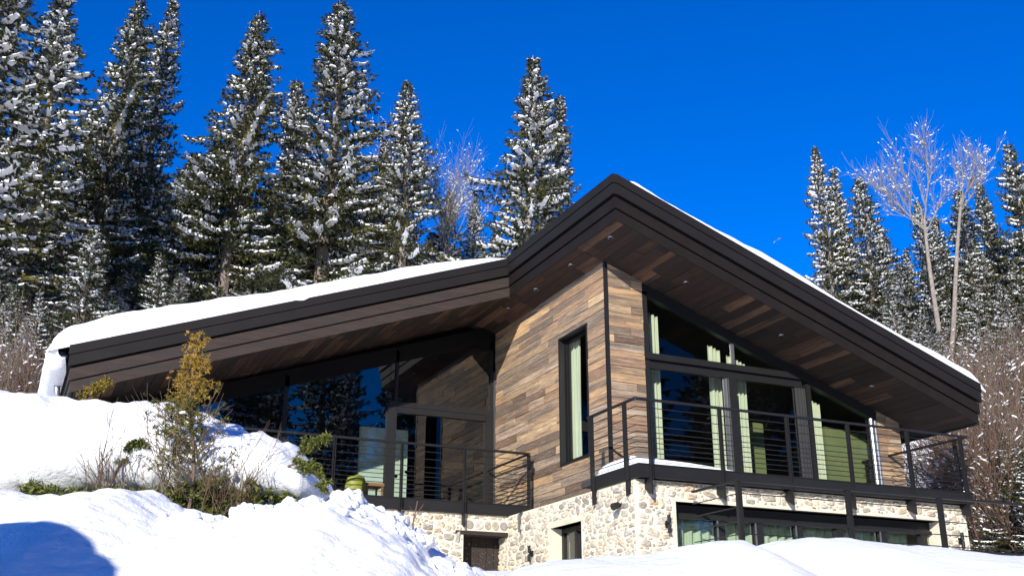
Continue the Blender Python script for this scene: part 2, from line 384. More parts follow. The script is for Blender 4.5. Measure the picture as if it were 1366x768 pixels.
# siding wall (side) : holes = window
WIN = (15.66, 16.74, 3.42, 5.76)
m = MB(); planks(m, lambda a, b: (XW+.03, a, b), (-.032, 0, 0), YF+.0, 19.62, 2.60, 6.70, .15, .6, 3.0, [WIN]); sw = m.build('siding_wall', 'sidY', house)
m = MB(); 
for (y0, y1, z0, z1) in ((YF+.01, WIN[0], 2.6, 6.7), (WIN[1], 19.62, 2.6, 6.7), (WIN[0], WIN[1], 2.6, WIN[2]), (WIN[0], WIN[1], WIN[3], 6.7)):
    m.box((XW+.032, y0, z0), (XW+.22, y1, z1))
m.build('wall_core', 'dark', sw)
# siding front left strip
m = MB(); planks(m, lambda a, b: (a, YF+.03, b), (0, -.032, 0), XW+.045, 9.44, 2.7, 6.9, .15, .5, 1.4, [], [((SL, 1), zb_(XR)+SL*XR+.01)])
sf = m.build('siding_wall', 'sidX', house)
m = MB(); m.box((XW+.04, YF+.032, 2.7), (9.44, YF+.25, 6.5)); m.build('wall_core', 'dark', sf)
m = MB(); m.box((XW-.012, YF-.014, 2.6), (XW+.045, YF+.04, 6.69)); m.build('corner_trim', 'rail', sw)
# right wood pier
m = MB(); planks(m, lambda a, b: (a, YF+.03, b), (0, -.032, 0), 14.44, 14.98, 2.7, 6.9, .145, .5, 1.2, [], [((SL, 1), zb_(XR)+SL*XR+.01)])
pr_ = m.build('siding_wall', 'sidX', house)
m = MB(); planks(m, lambda a, b: (14.96, a, b), (.03, 0, 0), YF, YB-1, 2.7, 4.5, .15, .8, 2.2); m.build('siding_wall', 'sidY', house)
m = MB(); m.box((14.46, YF+.032, 2.7), (14.955, YF+.25, 4.55)); m.build('wall_core', 'dark', pr_)

def sheet(mb, q): mb.add(q, [(0, 1, 2, 3)])
# window builder ---------------------------------------------------
def framebox(mb, o, U, Vv, Nn, w_, h_, t, d):
    """rectangular frame: o lower-left corner; t bar width; d depth along Nn"""
    o = np.array(o, float); U = np.array(U, float); Vv = np.array(Vv, float); Nn = np.array(Nn, float)
    for (a0, a1, b0, b1) in ((0, w_, 0, t), (0, w_, h_-t, h_), (0, t, t, h_-t), (w_-t, w_, t, h_-t)):
        mb.prism([o+U*a0+Vv*b0, o+U*a1+Vv*b0, o+U*a1+Vv*b1, o+U*a0+Vv*b1], Nn*d)
# side window in siding
wn = MB(); framebox(wn, (XW-.02, WIN[0], WIN[2]), (0, 1, 0), (0, 0, 1), (1, 0, 0), WIN[1]-WIN[0], WIN[3]-WIN[2], .035, .20)
wo = wn.build('window', 'rail', house)
m = MB(); framebox(m, (XW+.09, WIN[0]+.036, WIN[2]+.036), (0, 1, 0), (0, 0, 1), (1, 0, 0), WIN[1]-WIN[0]-.072, WIN[3]-WIN[2]-.072, .06, .07); m.build('frame', 'black', wo)
m = MB(); sheet(m, [(XW+.12, WIN[1]-.05, WIN[2]+.05), (XW+.12, WIN[0]+.05, WIN[2]+.05), (XW+.12, WIN[0]+.05, WIN[3]-.05), (XW+.12, WIN[1]-.05, WIN[3]-.05)]); m.build('pane', 'glass', wo)

# curtains ----------------------------------------------------------
def curtain(p0, p1, z0, z1, folds, amp, label, matn='curtain', group=None, top_slope=0.0):
    p0 = np.array(p0, float); p1 = np.array(p1, float); L = np.linalg.norm(p1-p0); d = (p1-p0)/L; nn = np.array([-d[1], d[0]])
    V = []; n = folds*10; kz = 14
    for j in range(kz+1):
        for i in range(n+1):
            s = i/n; q = p0+d*L*s+nn*amp*math.sin(s*folds*2*math.pi+.5*math.sin(j*.25))*(.75+.25*math.sin(i*.9))
            zt_ = z1-top_slope*(s*L); V.append((q[0], q[1], z0+(zt_-z0)*j/kz))
    m = MB(); m.add(V, [(j*(n+1)+i, j*(n+1)+i+1, (j+1)*(n+1)+i+1, (j+1)*(n+1)+i) for j in range(kz) for i in range(n)])
    o = m.build('curtain', matn, smooth=True); md = o.modifiers.new('t', 'SOLIDIFY'); md.thickness = .006
    return tag(o, label, 'curtain', group)
curtain((XW+.27, 16.42), (XW+.27, 16.86), FL+.03, 5.9, 5, .04, 'pale green curtain inside the tall narrow window of the wood-clad side wall')
zin = lambda x: zb_(x)-.28
def rcurt(x0, x1, label, y=15.38, folds=4):
    curtain((x0, y), (x1, y), FL+.03, zin(x0), folds, .045, label, top_slope=SL)
rcurt(9.66, 9.97, 'long pale green curtain at the left end of the big gable window', folds=4)
rcurt(11.02, 11.26, 'narrow pale green curtain left of the thick central post', folds=3)
rcurt(11.42, 11.80, 'wide pale green curtain right of the thick central window post', folds=5)
rcurt(13.16, 13.44, 'pale green curtain just right of the grey sliding door edges', folds=4)
# big gable window -----------------------------------------------------
gw = empty('window', (11.9, 15.06, FL)); gw.parent = house; gw.location = np.array([11.9, 15.06, FL])-np.array(HB); 
m = MB()
def vbar(mb, x0, x1, z0, z1, y0=15.0, y1=15.12): mb.box((x0, y0, z0), (x1, y1, z1))
TR = 5.05
m.box((9.445, 15.0, FL-.02), (14.44, 15.14, FL+.05))
m.box((9.445, 14.97, TR-.02), (12.86, 15.14, TR+.09)); m.box((9.53, 15.03, TR-.16), (12.78, 15.12, TR-.025))
vbar(m, 9.445, 9.53, FL+.05, 6.25)
vbar(m, 11.13, 11.29, FL+.05, TR-.17, 14.98, 15.13); 
# sloping head
m.prism([(9.445, 15.0, zb_(9.445)-.02), (14.46, 15.0, zb_(14.46)-.02), (14.46, 15.0, zb_(14.46)-.20), (9.445, 15.0, zb_(9.445)-.20)], (0, .13, 0))
vbar(m, 12.86, 12.95, FL+.05, zb_(12.95)-.2)
m.build('frame', 'rail', gw)
m = MB(); vbar(m, 11.28, 11.33, TR+.1, zb_(11.3)-.21, 15.03, 15.09); m.build('mullion', 'alul', gw)
m = MB(); vbar(m, 11.08, 11.125, FL+.05, TR-.17, 15.03, 15.1); m.build('mullion', 'alul', gw)
m = MB()
for i in range(7): vbar(m, 12.62+i*.033, 12.62+i*.033+.018, FL+.05, TR-.17, 15.02+.012*(i % 2), 15.11)
vbar(m, 12.62, 12.85, FL+.05, TR-.17, 15.05, 15.11); m.build('sliding_track', 'alu', gw)
m = MB(); m.tube([(14.33, 15.03, FL+.05), (14.33, 15.03, zb_(14.33)-.2)], .045, 12); m.tube([(14.42, 15.02, FL+.05), (14.42, 15.02, zb_(14.42)-.2)], .03, 10); m.build('jamb_pipe', 'alul', gw)
m = MB()
def gpane(x0, x1, z0, z1f):
    sheet(m, [(x0, 15.065, z0), (x1, 15.065, z0), (x1, 15.065, z1f(x1)), (x0, 15.065, z1f(x0))])
m = MB(); gpane(9.52, 11.15, FL+.03, lambda x: TR-.1); m.build('pane', 'glass', gw)
m = MB(); gpane(11.27, 12.64, FL+.03, lambda x: TR-.1); m.build('pane', 'glass', gw)
m = MB(); gpane(9.52, 11.29, TR+.05, lambda x: zb_(x)-.1); m.build('pane', 'glass', gw)
m = MB(); gpane(11.32, 12.87, TR+.05, lambda x: zb_(x)-.1); m.build('pane', 'glass', gw)
m = MB(); gpane(12.94, 14.36, FL+.03, lambda x: zb_(x)-.1); m.build('pane', 'glass', gw)
# interior rooms (ceiling, floor, walls) --------------------------------
m = MB(); m.box((XW+.24, 15.16, FL-.12), (14.94, 22, FL)); m.build('interior_floor', 'dark', house)
m = MB()
m.prism([(XW+.24, 20.9, FL), (14.94, 20.9, FL), (14.94, 20.9, zb_(14.94)), (XW+.24, 20.9, zb_(XW+.24))], (0, .1, 0))
m.box((14.80, 15.26, FL), (14.93, 20.88, 4.40))
m.build('interior_wall', 'dark', house)
m = MB(); m.prism([(12.2, 16.7, FL), (13.15, 16.7, FL), (13.15, 16.7, 4.6), (12.2, 16.7, 4.6)], (0, .1, 0)); m.build('interior_wall', 'green', house)
m = MB(); m.prism([(13.80, 15.7, FL), (14.79, 15.7, FL), (14.79, 15.7, 4.32), (13.80, 15.7, 4.40)], (0, .08, 0)); m.build('interior_wall', 'green', house)
m = MB(); m.box((12.72, 16.68, 3.25), (12.79, 16.698, 3.37)); m.build('wall_socket', 'black', house)
# left facade ------------------------------------------------------------
YG = 19.62
lw = empty('window', (4.5, YG, FL)); lw.parent = house; lw.location = np.array([4.5, YG, FL])-np.array(HB)
TL = 4.92
m = MB()
m.prism([(1.2, YG, zb_(1.2)-.02), (8.69, YG, ZR_B-.02-.0), (8.69, YG, ZR_B-.55), (8.2, YG, ZR_B-.50), (1.2, YG, zb_(1.2)-.36)], (0, .14, 0)); m.build('header', 'black', lw); m = MB()
m.box((1.2, YG-.005, FL-.03), (8.66, YG+.12, FL+.03)); m.box((6.44, YG-.02, TL), (8.66, YG+.12, TL+.1)); m.box((1.2, YG+.01, TL-.0), (6.42, YG+.1, TL+.07)) if 0 else None
m.box((6.42, YG-.03, FL), (6.60, YG+.13, TL-.002)); m.box((8.50, YG-.02, FL), (8.66, YG+.12, TL-.002)); m.box((6.605, YG-.01, TL-.12), (8.495, YG+.1, TL-.003))
m.box((6.56, YG, TL+.102), (6.62, YG+.1, 6.05)); m.box((8.60, YG-.0, TL+.102), (8.66, YG+.1, 6.5))
m.box((4.38, YG, FL), (4.46, YG+.1, zb_(4.4)-.21)); m.box((2.3, YG, FL), (2.38, YG+.1, zb_(2.3)-.21))
m.build('frame', 'rail', lw)
m = MB(); m.box((8.665, YG-.04, FL), (8.70, YG+.02, 5.85)); m.build('jamb_pipe', 'alu', lw)
def lp(x0, x1, z0, zf):
    mm = MB(); sheet(mm, [(x0, YG+.04, z0), (x1, YG+.04, z0), (x1, YG+.04, zf(x1)), (x0, YG+.04, zf(x0))]); mm.build('pane', 'glassd', lw)
lp(1.25, 2.34, FL, lambda x: zb_(x)-.15); lp(2.35, 4.42, FL, lambda x: zb_(x)-.15); lp(4.43, 6.46, FL, lambda x: zb_(x)-.15)
lp(6.58, 8.55, FL, lambda x: TL-.06); lp(6.47, 6.575, TL+.05, lambda x: zb_(x)-.2); lp(6.585, 8.64, TL+.05, lambda x: zb_(min(x, 8.2))-.2)
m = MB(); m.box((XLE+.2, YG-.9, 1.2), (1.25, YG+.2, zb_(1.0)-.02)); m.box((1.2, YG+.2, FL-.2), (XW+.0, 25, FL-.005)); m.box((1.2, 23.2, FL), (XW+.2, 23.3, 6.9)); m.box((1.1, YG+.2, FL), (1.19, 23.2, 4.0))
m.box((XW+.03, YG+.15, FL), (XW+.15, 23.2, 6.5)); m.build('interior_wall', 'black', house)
m = MB(); m.box((6.28, 20.9, FL), (7.30, 21.0, 4.75)); m.build('interior_wall', 'white', house)
# stone base -------------------------------------------------------------
SX, SY, SYL, SZT = 8.13, 13.33, 17.72, 2.645
def stones(mb, to3, nrm, a0, a1, b0, b1, holes, hmin=.06, hmax=.145, arch=None):
    """irregular field stones, packed largest first, bulging along nrm"""
    nrm = np.array(nrm, float); cell = .008; W = int((a1-a0)/cell)+1; Hh = int((b1-b0)/cell)+1
    if W < 8 or Hh < 5: return
    occ = np.zeros((Hh, W), bool); area = (a1-a0)*(b1-b0); out = []
    for (ra0, ra1, rb0, rb1, tries) in ((.08, .14, .035, .062, 40), (.06, .11, .028, .052, 220), (.04, .09, .025, .045, 500), (.018, .045, .014, .028, 1100)):
        for _ in range(int(area*tries*2.4)+10):
            ra = random.uniform(ra0, ra1); rb = min(ra*.95, random.uniform(rb0, rb1)); tl = random.gauss(0, .22)
            if random.random() < .12: tl += 1.3
            ex = math.hypot(ra*math.cos(tl), rb*math.sin(tl)); ey = math.hypot(ra*math.sin(tl), rb*math.cos(tl))
            if 2*ex > a1-a0-.01 or 2*ey > b1-b0-.01: continue
            ca = random.uniform(a0+ex, a1-ex); cb = random.uniform(b0+ey, b1-ey)
            i0, i1 = max(0, int((ca-ex-a0)/cell)-1), min(W, int((ca+ex-a0)/cell)+2); j0, j1 = max(0, int((cb-ey-b0)/cell)-1), min(Hh, int((cb+ey-b0)/cell)+2)
            X, Y = np.meshgrid(a0+(np.arange(i0, i1)+.5)*cell-ca, b0+(np.arange(j0, j1)+.5)*cell-cb)
            xr = X*math.cos(tl)+Y*math.sin(tl); yr = -X*math.sin(tl)+Y*math.cos(tl)
            q = np.abs(xr/(ra+.002))**3.2+np.abs(yr/(rb+.002))**3.2 < 1
            if (occ[j0:j1, i0:i1] & q).any(): continue
            occ[j0:j1, i0:i1] |= q; out.append((ca, cb, ra, rb, tl))
    for ca, cb, ra, rb, tl in out:
        k = 13; ph = random.random()*6; e = random.uniform(.45, .75); pr = random.uniform(.012, .030)*(1.2 if ra > .07 else .8); rr = random.random(); V = []
        cx_ = [random.uniform(-.16, .04) for _ in range(k)]
        for ring, (fr, hg) in enumerate(((1.0, -.012), (.93, .5), (.68, .88), (.32, 1.0))):
            for j in range(k):
                t = 2*math.pi*j/k; c_, s_ = math.cos(t), math.sin(t)
                q = fr*(1+cx_[j]); xa = abs(c_)**e*math.copysign(1, c_)*ra*q; yb = abs(s_)**e*math.copysign(1, s_)*rb*q
                V.append(np.array(to3(ca+xa*math.cos(tl)-yb*math.sin(tl), cb+xa*math.sin(tl)+yb*math.cos(tl)))+nrm*(hg*pr*(1+.3*math.sin(3*t+ph)) if ring else -.012))
        V.append(np.array(to3(ca, cb))+nrm*pr*1.02)
        fs = [(r_*k+j, r_*k+(j+1) % k, (r_+1)*k+(j+1) % k, (r_+1)*k+j) for r_ in range(3) for j in range(k)]+[(3*k+j, 3*k+(j+1) % k, 4*k) for j in range(k)]
        mb.add(V, fs, rr)
st = empty('stone_base', (11, 13.4, 1.0)); st.parent = house; st.location = np.array([11, 13.4, 1.0])-np.array(HB)
BW = (8.80, 13.95, 1.0, 2.36)          # front basement window band
SWN = (14.98, 16.03, 1.2, 2.24)        # side basement window
DR = (7.27, SX+.02, .5, 2.30)
# mortar walls with holes
m = MB()
m.box((SX, SY, .3), (BW[0], SY+.4, SZT)); m.box((BW[0], SY, BW[3]), (BW[1], SY+.4, SZT)); m.box((BW[1], SY, .3), (14.55, SY+.4, SZT)); W1 = m
m = MB(); m.box((SX, SY+.401, .3), (SX+.35, SWN[0], SZT)); m.box((SX, SWN[1], .3), (SX+.35, 18.6, SZT)); m.box((SX, SWN[0], SWN[3]), (SX+.35, SWN[1], SZT)); W2 = m
m = MB(); m.box((1.0, SYL, .3), (DR[0], SYL+.5, SZT)); m.box((DR[0], SYL, DR[3]+.06), (SX-.003, SYL+.5, SZT)); W3 = m
m = MB(); m.box((14.2, SY+.401, .3), (14.55, YB-1, SZT)); W4 = m
m = MB(); fr_ = lambda a, b: (a, SY, b)
stones(m, fr_, (0, -1, 0), SX+.02, BW[0]-.05, 1.2, BW[3]+.06, []); stones(m, fr_, (0, -1, 0), SX+.02, 14.53, BW[3]+.042, SZT-.01, [], .07, .12); stones(m, fr_, (0, -1, 0), BW[1]+.05, 14.53, 1.2, BW[3]+.06, []); build2('stone_wall', [(W1, 'mortar'), (m, 'stone')], st)
m = MB(); fs_ = lambda a, b: (SX, a, b)
stones(m, fs_, (-1, 0, 0), SY+.02, SWN[0]-.04, 1.2, SZT-.01, []); stones(m, fs_, (-1, 0, 0), SWN[1]+.06, 17.7, 1.2, SZT-.01, []); stones(m, fs_, (-1, 0, 0), 17.72, 18.15, 1.2, 2.28, []); stones(m, fs_, (-1, 0, 0), SWN[0]-.04, SWN[1]+.06, SWN[3]+.09, SZT-.01, []); build2('stone_wall', [(W2, 'mortar'), (m, 'stone')], st)
m = MB(); fl_ = lambda a, b: (a, SYL, b); stones(m, fl_, (0, -1, 0), 4.0, DR[0]-.01, 1.5, SZT-.01, []); stones(m, fl_, (0, -1, 0), DR[0]-.01, SX-.02, DR[3]+.26, SZT-.01, [], .06, .1)
a = DR[0]+.02
while a < SX-.1:      # upright voussoirs over the door
    ww = random.uniform(.07, .15); r_w = random.uniform(.05, .09); c0_ = DR[3]+.165; m.add([(a+r_w*math.cos(t)*.9+r_w, SYL+(.01 if k_ == 0 else -.02), c0_+.075*math.sin(t)*(1 if abs(math.sin(t)) > .3 else .9)) for k_ in (0, 1) for t in np.linspace(0, 2*math.pi, 10, endpoint=False)], [(i, (i+1) % 10, 10+(i+1) % 10, 10+i) for i in range(10)]+[tuple(range(10, 20))], random.random()); a += 2*r_w+.012
build2('stone_wall', [(W3, 'mortar'), (m, 'stone')], st)
m = MB(); stones(m, lambda a, b: (14.55, a, b), (1, 0, 0), SY+.05, 18, .9, SZT-.01, []); build2('stone_wall', [(W4, 'mortar'), (m, 'stone')], st)
# plaster reveals
m = MB(); m.box((BW[0]-.035, SY-.012, BW[3]), (BW[1]+.035, SY+.39, BW[3]+.035)); m.box((BW[0]-.035, SY-.012, .6), (BW[0], SY+.39, BW[3]-.002)); m.build('window_reveal', 'plaster', st)
m = MB(); m.box((SX-.012, SWN[0]-.03, SWN[3]), (SX+.3, SWN[1]+.03, SWN[3]+.08)); m.box((SX-.012, SWN[1]+.0, .8), (SX+.3, SWN[1]+.05, SWN[3]-.002)); m.build('window_reveal', 'plaster', st)
# ledge cap behind the stone top (floor slab under the timber volume)
m = MB(); m.box((SX+.01, SY+.01, SZT-.02), (14.54, 14.99, SZT+.0)); m.box((SX+.01, 14.991, SZT-.02), (XW+.03, 19.6, SZT)); m.build('ledge', 'mortar', st)
# basement window band
bw = empty('window', (11, SY+.2, 1.5)); bw.parent = house; bw.location = np.array([11, SY+.2, 1.5])-np.array(HB)
m = MB(); m.box((BW[0], SY+.24, BW[3]-.14), (BW[1], SY+.34, BW[3]-.001)); m.box((BW[0]+.0, SY+.20, BW[3]-.20), (BW[1], SY+.28, BW[3]-.142))
for x in (8.82, 9.68, 10.38, 11.15, 11.95, 12.85, 13.72): m.box((x, SY+.22, 1.0), (x+.13, SY+.33, BW[3]-.201))
m.build('frame', 'rail', bw)
m = MB()
for x in (9.66, 10.36, 11.13, 12.83): m.box((x, SY+.205, 1.0), (x+.022, SY+.219, BW[3]-.201))
m.build('mullion', 'alul', bw)
m = MB(); sheet(m, [(BW[0]+.01, SY+.27, 1.0), (BW[1]-.01, SY+.27, 1.0), (BW[1]-.01, SY+.27, BW[3]-.14), (BW[0]+.01, SY+.27, BW[3]-.14)]); m.build('pane', 'glassd', bw)
curtain((8.95, SY+.52), (13.7, SY+.52), 1.0, 2.2, 30, .045, 'long pleated green curtain behind the basement windows')
m = MB(); m.box((SX+.4, 15.6, .9), (14.2, 15.7, 2.6)); m.box((SX+.4, SY+.42, .8), (14.2, 15.6, .88)); m.build('interior_wall', 'dark', house)
m = MB(); framebox(m, (SX+.20, SWN[0], SWN[2]), (0, 1, 0), (0, 0, 1), (1, 0, 0), SWN[1]-SWN[0], SWN[3]-SWN[2], .07, .08); m.box((SX+.17, 15.46, SWN[2]), (SX+.26, 15.53, SWN[3]-.08))
wo2 = m.build('window', 'rail', house); m = MB(); sheet(m, [(SX+.23, SWN[1]-.05, SWN[2]), (SX+.23, SWN[0]+.05, SWN[2]), (SX+.23, SWN[0]+.05, SWN[3]-.05), (SX+.23, SWN[1]-.05, SWN[3]-.05)]); m.build('pane', 'glassd', wo2)
# basement door
m = MB(); m.box((DR[0]-.15, SYL-.02, DR[3]-.01), (SX-.01, SYL+.4, DR[3]+.055)); m.build('lintel', 'fwood', house)
m = MB()
for i in range(6): m.box((DR[0]+.02+i*.145, SYL+.36+.006*(i % 2), .6), (DR[0]+.155+i*.145, SYL+.42, DR[3]-.012), random.random())
DM = m; m = MB()
for i in range(90):
    x = random.uniform(DR[0]+.1, DR[0]+.8); z = random.uniform(1.5, 2.2); s = random.uniform(.004, .011); m.box((x, SYL+.352, z), (x+s, SYL+.3595, z+s*1.4))
build2('door', [(DM, 'fwood'), (m, 'alul')], house)
# wall fittings
def wlight(p, nrm):
    p = np.array(p); n_ = np.array(nrm); m = MB(); side = np.array([n_[1], -n_[0], 0])
    for s in (-1, 1): m.tube([p+n_*.075+side*.0+np.array([0, 0, .012*s]), p+n_*.075+np.array([0, 0, s*.13])], .026, 10)
    m.tube([p+n_*.005, p+n_*.075], .014, 8); m.prism([p+side*.03-np.array([0, 0, .05]), p-side*.03-np.array([0, 0, .05]), p-side*.03+np.array([0, 0, .05]), p+side*.03+np.array([0, 0, .05])], n_*.03)
    m.build('wall_light', 'rail', house)
q = atY(889, 699, SY); wlight((q[0], SY, q[2]), (0, -1, 0)); q = atY(1278, 721, SY); wlight((14.33, SY, q[2]), (0, -1, 0))
d = ray(711, 738); q = d*(SX/d[0]); wlight((SX, q[1], q[2]), (-1, 0, 0))
d = ray(830, 675); q = d*(SX/d[0]); m = MB(); m.tube([(SX, q[1], q[2]+.03), (SX-.12, q[1], q[2]+.01)], .02, 8); m.tube([(SX-.06, q[1], q[2]+.02), (SX-.17, q[1]-.02, q[2]-.02)], [.045, .055], 12); m.build('security_light', 'rail', house)
d = ray(697, 690); q = d*(SX/d[0]); m = MB(); m.tube([(SX-.07, q[1], q[2]+.05), (SX-.07, q[1], q[2]-.25)], .02, 8); m.tube([(SX-.07, q[1], q[2]+.04), (SX+.02, q[1], q[2]+.1)], .02, 8); m.build('drain_spout', 'alu', house)
# balconies --------------------------------------------------------------
def railing(path, posts, parent_label=None, zt0=FL, zr=3.79, down=2.42, brackets=True):
    """path: list of (x,y) corners; posts: list of ((x,y), outward normal)"""
    ro = empty('railing', (*path[0], zt0)); ro.parent = house; ro.location = np.array([*path[0], zt0])-np.array(HB)
    m = MB(); P = [np.array([x, y, zr]) for x, y in path]
    for a, b in zip(P[:-1], P[1:]): m.tube([a, b], .024, 8)
    for p in P[1:-1]: m.tube([p-np.array([0, 0, .024]), p+np.array([0, 0, .024])], .024, 8)
    m.build('handrail', 'rail', ro)
    H = zr-zt0
    for fr in (.13, .27, .42, .52, .60, .68, .76, .84, .92):
        z = zr-H*fr; m = MB()
        for a, b in zip(path[:-1], path[1:]): m.tube([(a[0], a[1], z), (b[0], b[1], z)], .0065, 5)
        m.build('cable', 'rail', ro)
    for (x, y), (nx, ny) in posts:
        m = MB(); tx, ty = -ny, nx; h, t = .028, .010
        c = np.array([x+nx*.035, y+ny*.035])
        for s in (-1, 1):
            cc = c+np.array([tx, ty])*s*.016
            e0 = cc-np.array([tx, ty])*.006-np.array([nx, ny])*h; e1 = cc+np.array([tx, ty])*.006+np.array([nx, ny])*h
            m.box((min(e0[0], e1[0]), min(e0[1], e1[1]), zt0-.22 if brackets else zt0-.22), (max(e0[0], e1[0]), max(e0[1], e1[1]), zr-.02))
        m.build('post', 'rail', ro)
        if brackets:
            m = MB(); a = np.array([x+nx*.05, y+ny*.05]); b = a-np.array([nx, ny])*.22; tt = np.array([tx, ty])*.012
            m.prism([(*(a-tt), zt0-.2), (*(b-tt), zt0-.2), (*(b-tt), down+.10), (*(a-tt), down-.02)], (*(tt*2), 0)); m.build('bracket', 'rail', ro)
    return ro
XD, YD, XDE = 8.10, 13.18, 14.62
# right deck
m = MB(); m.box((XD+.05, YD+.05, FL-.10), (XDE, 14.99, FL-.012)); dk = m.build('deck', 'alu', house)
def ibeam(mb, a, b, nrm):
    a = np.array(a, float); b = np.array(b, float); n_ = np.array(nrm, float)
    for (o0, o1, z0, z1) in ((0, .05, 0, .016), (0, .05, .184, .2), (.03, .042, .016, .184)):
        mb.prism([a-n_*o0+[0, 0, z0], b-n_*o0+[0, 0, z0], b-n_*o1+[0, 0, z0], a-n_*o1+[0, 0, z0]], (0, 0, z1-z0))
m = MB(); m.box((XD, YD, FL-.2), (XDE, YD+.05, FL)); m.box((XD, YD-.012, FL-.2), (XDE, YD-.0005, FL-.186)); m.box((XD, YD-.012, FL-.014), (XDE, YD-.0005, FL)); m.build('edge_beam', 'rail', dk)
m = MB(); m.box((XD-.002, YD+.052, FL-.2), (XD+.048, 14.50, FL)); m.build('edge_beam', 'rail', dk)
m = MB(); m.box((XDE-.05, YD+.052, FL-.2), (XDE, 16.5, FL)); m.build('edge_beam', 'rail', dk)
posts = [((XD, 14.46), (-1, 0)), ((XD, 13.45), (-1, 0))]+[((x, YD), (0, -1)) for x in (8.30, 9.55, 10.81, 12.02, 13.27, 14.46)]+[((XDE, y), (1, 0)) for y in (13.45, 14.5, 15.6)]
railing([(XD-.02, 14.60), (XD-.02, YD-.02), (XDE+.02, YD-.02), (XDE+.02, 16.0)], posts)
# snow on deck
def deck_snow():
    m = MB(); V = []; nx, ny = 60, 16
    for j in range(ny+1):
        for i in range(nx+1):
            s, t = i/nx, j/ny; x = XD+.03+s*1.75; y = YD+.03+t*(1.25*(1-s)**1.5+.10)
            hgt = .17*(1-s)**.8*max(0, 1-(2*t-1)**4)**.5*min(1, s*30+.0)**.5; V.append((x, y, FL+.002+max(0, hgt*(1+.15*fbm(x*4, y*4)))))
    m.add(V, [(j*(nx+1)+i, j*(nx+1)+i+1, (j+1)*(nx+1)+i+1, (j+1)*(nx+1)+i) for j in range(ny) for i in range(nx)])
    m.build('snow_cover', 'snow', dk, True)
deck_snow()
# left balcony
YL, XLB = 17.66, 8.50
m = MB(); m.box((2.6, YL+.05, FL-.1), (XLB-.05, YG-.05, FL-.01)); dl = m.build('deck', 'alu', house)
m = MB(); m.box((2.6, YL, FL-.2), (XLB, YL+.05, FL+.0)); m.box((2.6, YL-.012, FL-.2), (XLB, YL-.0005, FL-.186)); m.box((2.6, YL-.012, FL-.014), (XLB, YL-.0005, FL)); m.build('edge_beam', 'rail', dl)
m = MB(); m.box((XLB-.05, YL+.052, FL-.2), (XLB, YG-.05, FL)); m.build('edge_beam', 'rail', dl)
posts = [((x, YL), (0, -1)) for x in (2.75, 3.90, 4.85, 6.06, 7.24)]+[((XLB, YL+.03), (1, 0))]
railing([(2.62, YL-.02), (XLB+.02, YL-.02), (XLB+.02, YG-.1)], posts)
m = MB(); m.box((XLB+.01, YL-.03, 3.52), (XLB+.07, YL+.03, 3.66)); m.build('key_box', 'black', house)
# gutter on left eave
m = MB(); m.tube([(XLE-.19, YLA+.05, zt(XLE)-.20), (XLE-.19, YB, zt(XLE)-.26)], .085, 14)
gu = m.build('gutter', 'gutter', house, True)
m = MB(); m.tube([(XLE-.19, YLA+1.2, zt(XLE)-.28), (XLE-.14, YLA+1.25, zt(XLE)-.6), (XLE+.05, YLA+1.6, zt(XLE)-1.0), (XLE+.1, YLA+1.6, .5)], .05, 10); m.build('downpipe', 'gutter', gu, True)
m = MB()
for y in np.arange(YLA+.4, YB, .8): m.tube([(XLE-.19, y, zt(XLE)-.2), (XLE-.19, y+.03, zt(XLE)-.2)], .093, 14)
m.build('bracket', 'metal', gu)
# roof snow
def roofsnow(x0, x1, y0, y1, T, side, over, nx=90, rr=.25, name='snow_cover', stepy=.22):
    xs = np.concatenate([np.linspace(x0, x0+.6, 12)[:-1], np.linspace(x0+.6, x1-.6, nx), np.linspace(x1-.6, x1, 12)[1:]])
    ys = np.concatenate([y0+rr*(1-np.cos(np.linspace(0, math.pi/2, 9)))[:-1], np.arange(y0+rr, y1, stepy)])
    V = []
    for y in ys:
        for x in xs:
            d = min(x-x0, x1-x, rr*2) ; dy = y-y0+.0
            e1 = math.sqrt(max(0, 1-(1-min(1, max(0, d)/(rr*1.3)))**2)); e2 = math.sqrt(max(0, 1-(1-min(1, dy/rr))**2))
            t = T(x)*e1*e2*(1+.26*fbm(x*.55, y*.6, side*3)+.10*fbm(x*3, y*3)); xx = x+.0; yy = y+.05*fbm(x*1.8, y*.5, 3)*(1 if dy < rr else 0)
            base = zt(x)+.004
            if side < 0 and x < XLE: base = zt(XLE)+.004-(XLE-x)*.35
            if side > 0 and x > XE: base = zt(XE)+.004-(x-XE)*.7
            V.append((xx, yy, base+t))
    n = len(xs); m = MB(); m.add(V, [(j*n+i, j*n+i+1, (j+1)*n+i+1, (j+1)*n+i) for j in range(len(ys)-1) for i in range(n-1)])
    # underside and front skirt
    B = [(V[i][0], V[i][1], V[i][2]) for i in range(n)]
    lo = [(v[0], v[1]+.01, min(v[2], zt(min(max(v[0], XLE), XE))+.0)-.03) for v in B]
    m.add(B+lo, [(i, i+1, n+i+1, n+i) for i in range(n-1)])
    return m.build(name, 'snow', roof, True)
roofsnow(XLE-.40, 8.08, YLA-.09, YB, lambda x: .40*min(1, (8.3-x)/4)**.55*(.88+.12*math.sin(x*1.1)) , -1, .3)
roofsnow(8.45, XE+.22, YFA-.07, YB, lambda x: .13+.05*math.sin(x*1.7+1)+.05*(x-8)/8, 1, .1, rr=.16)
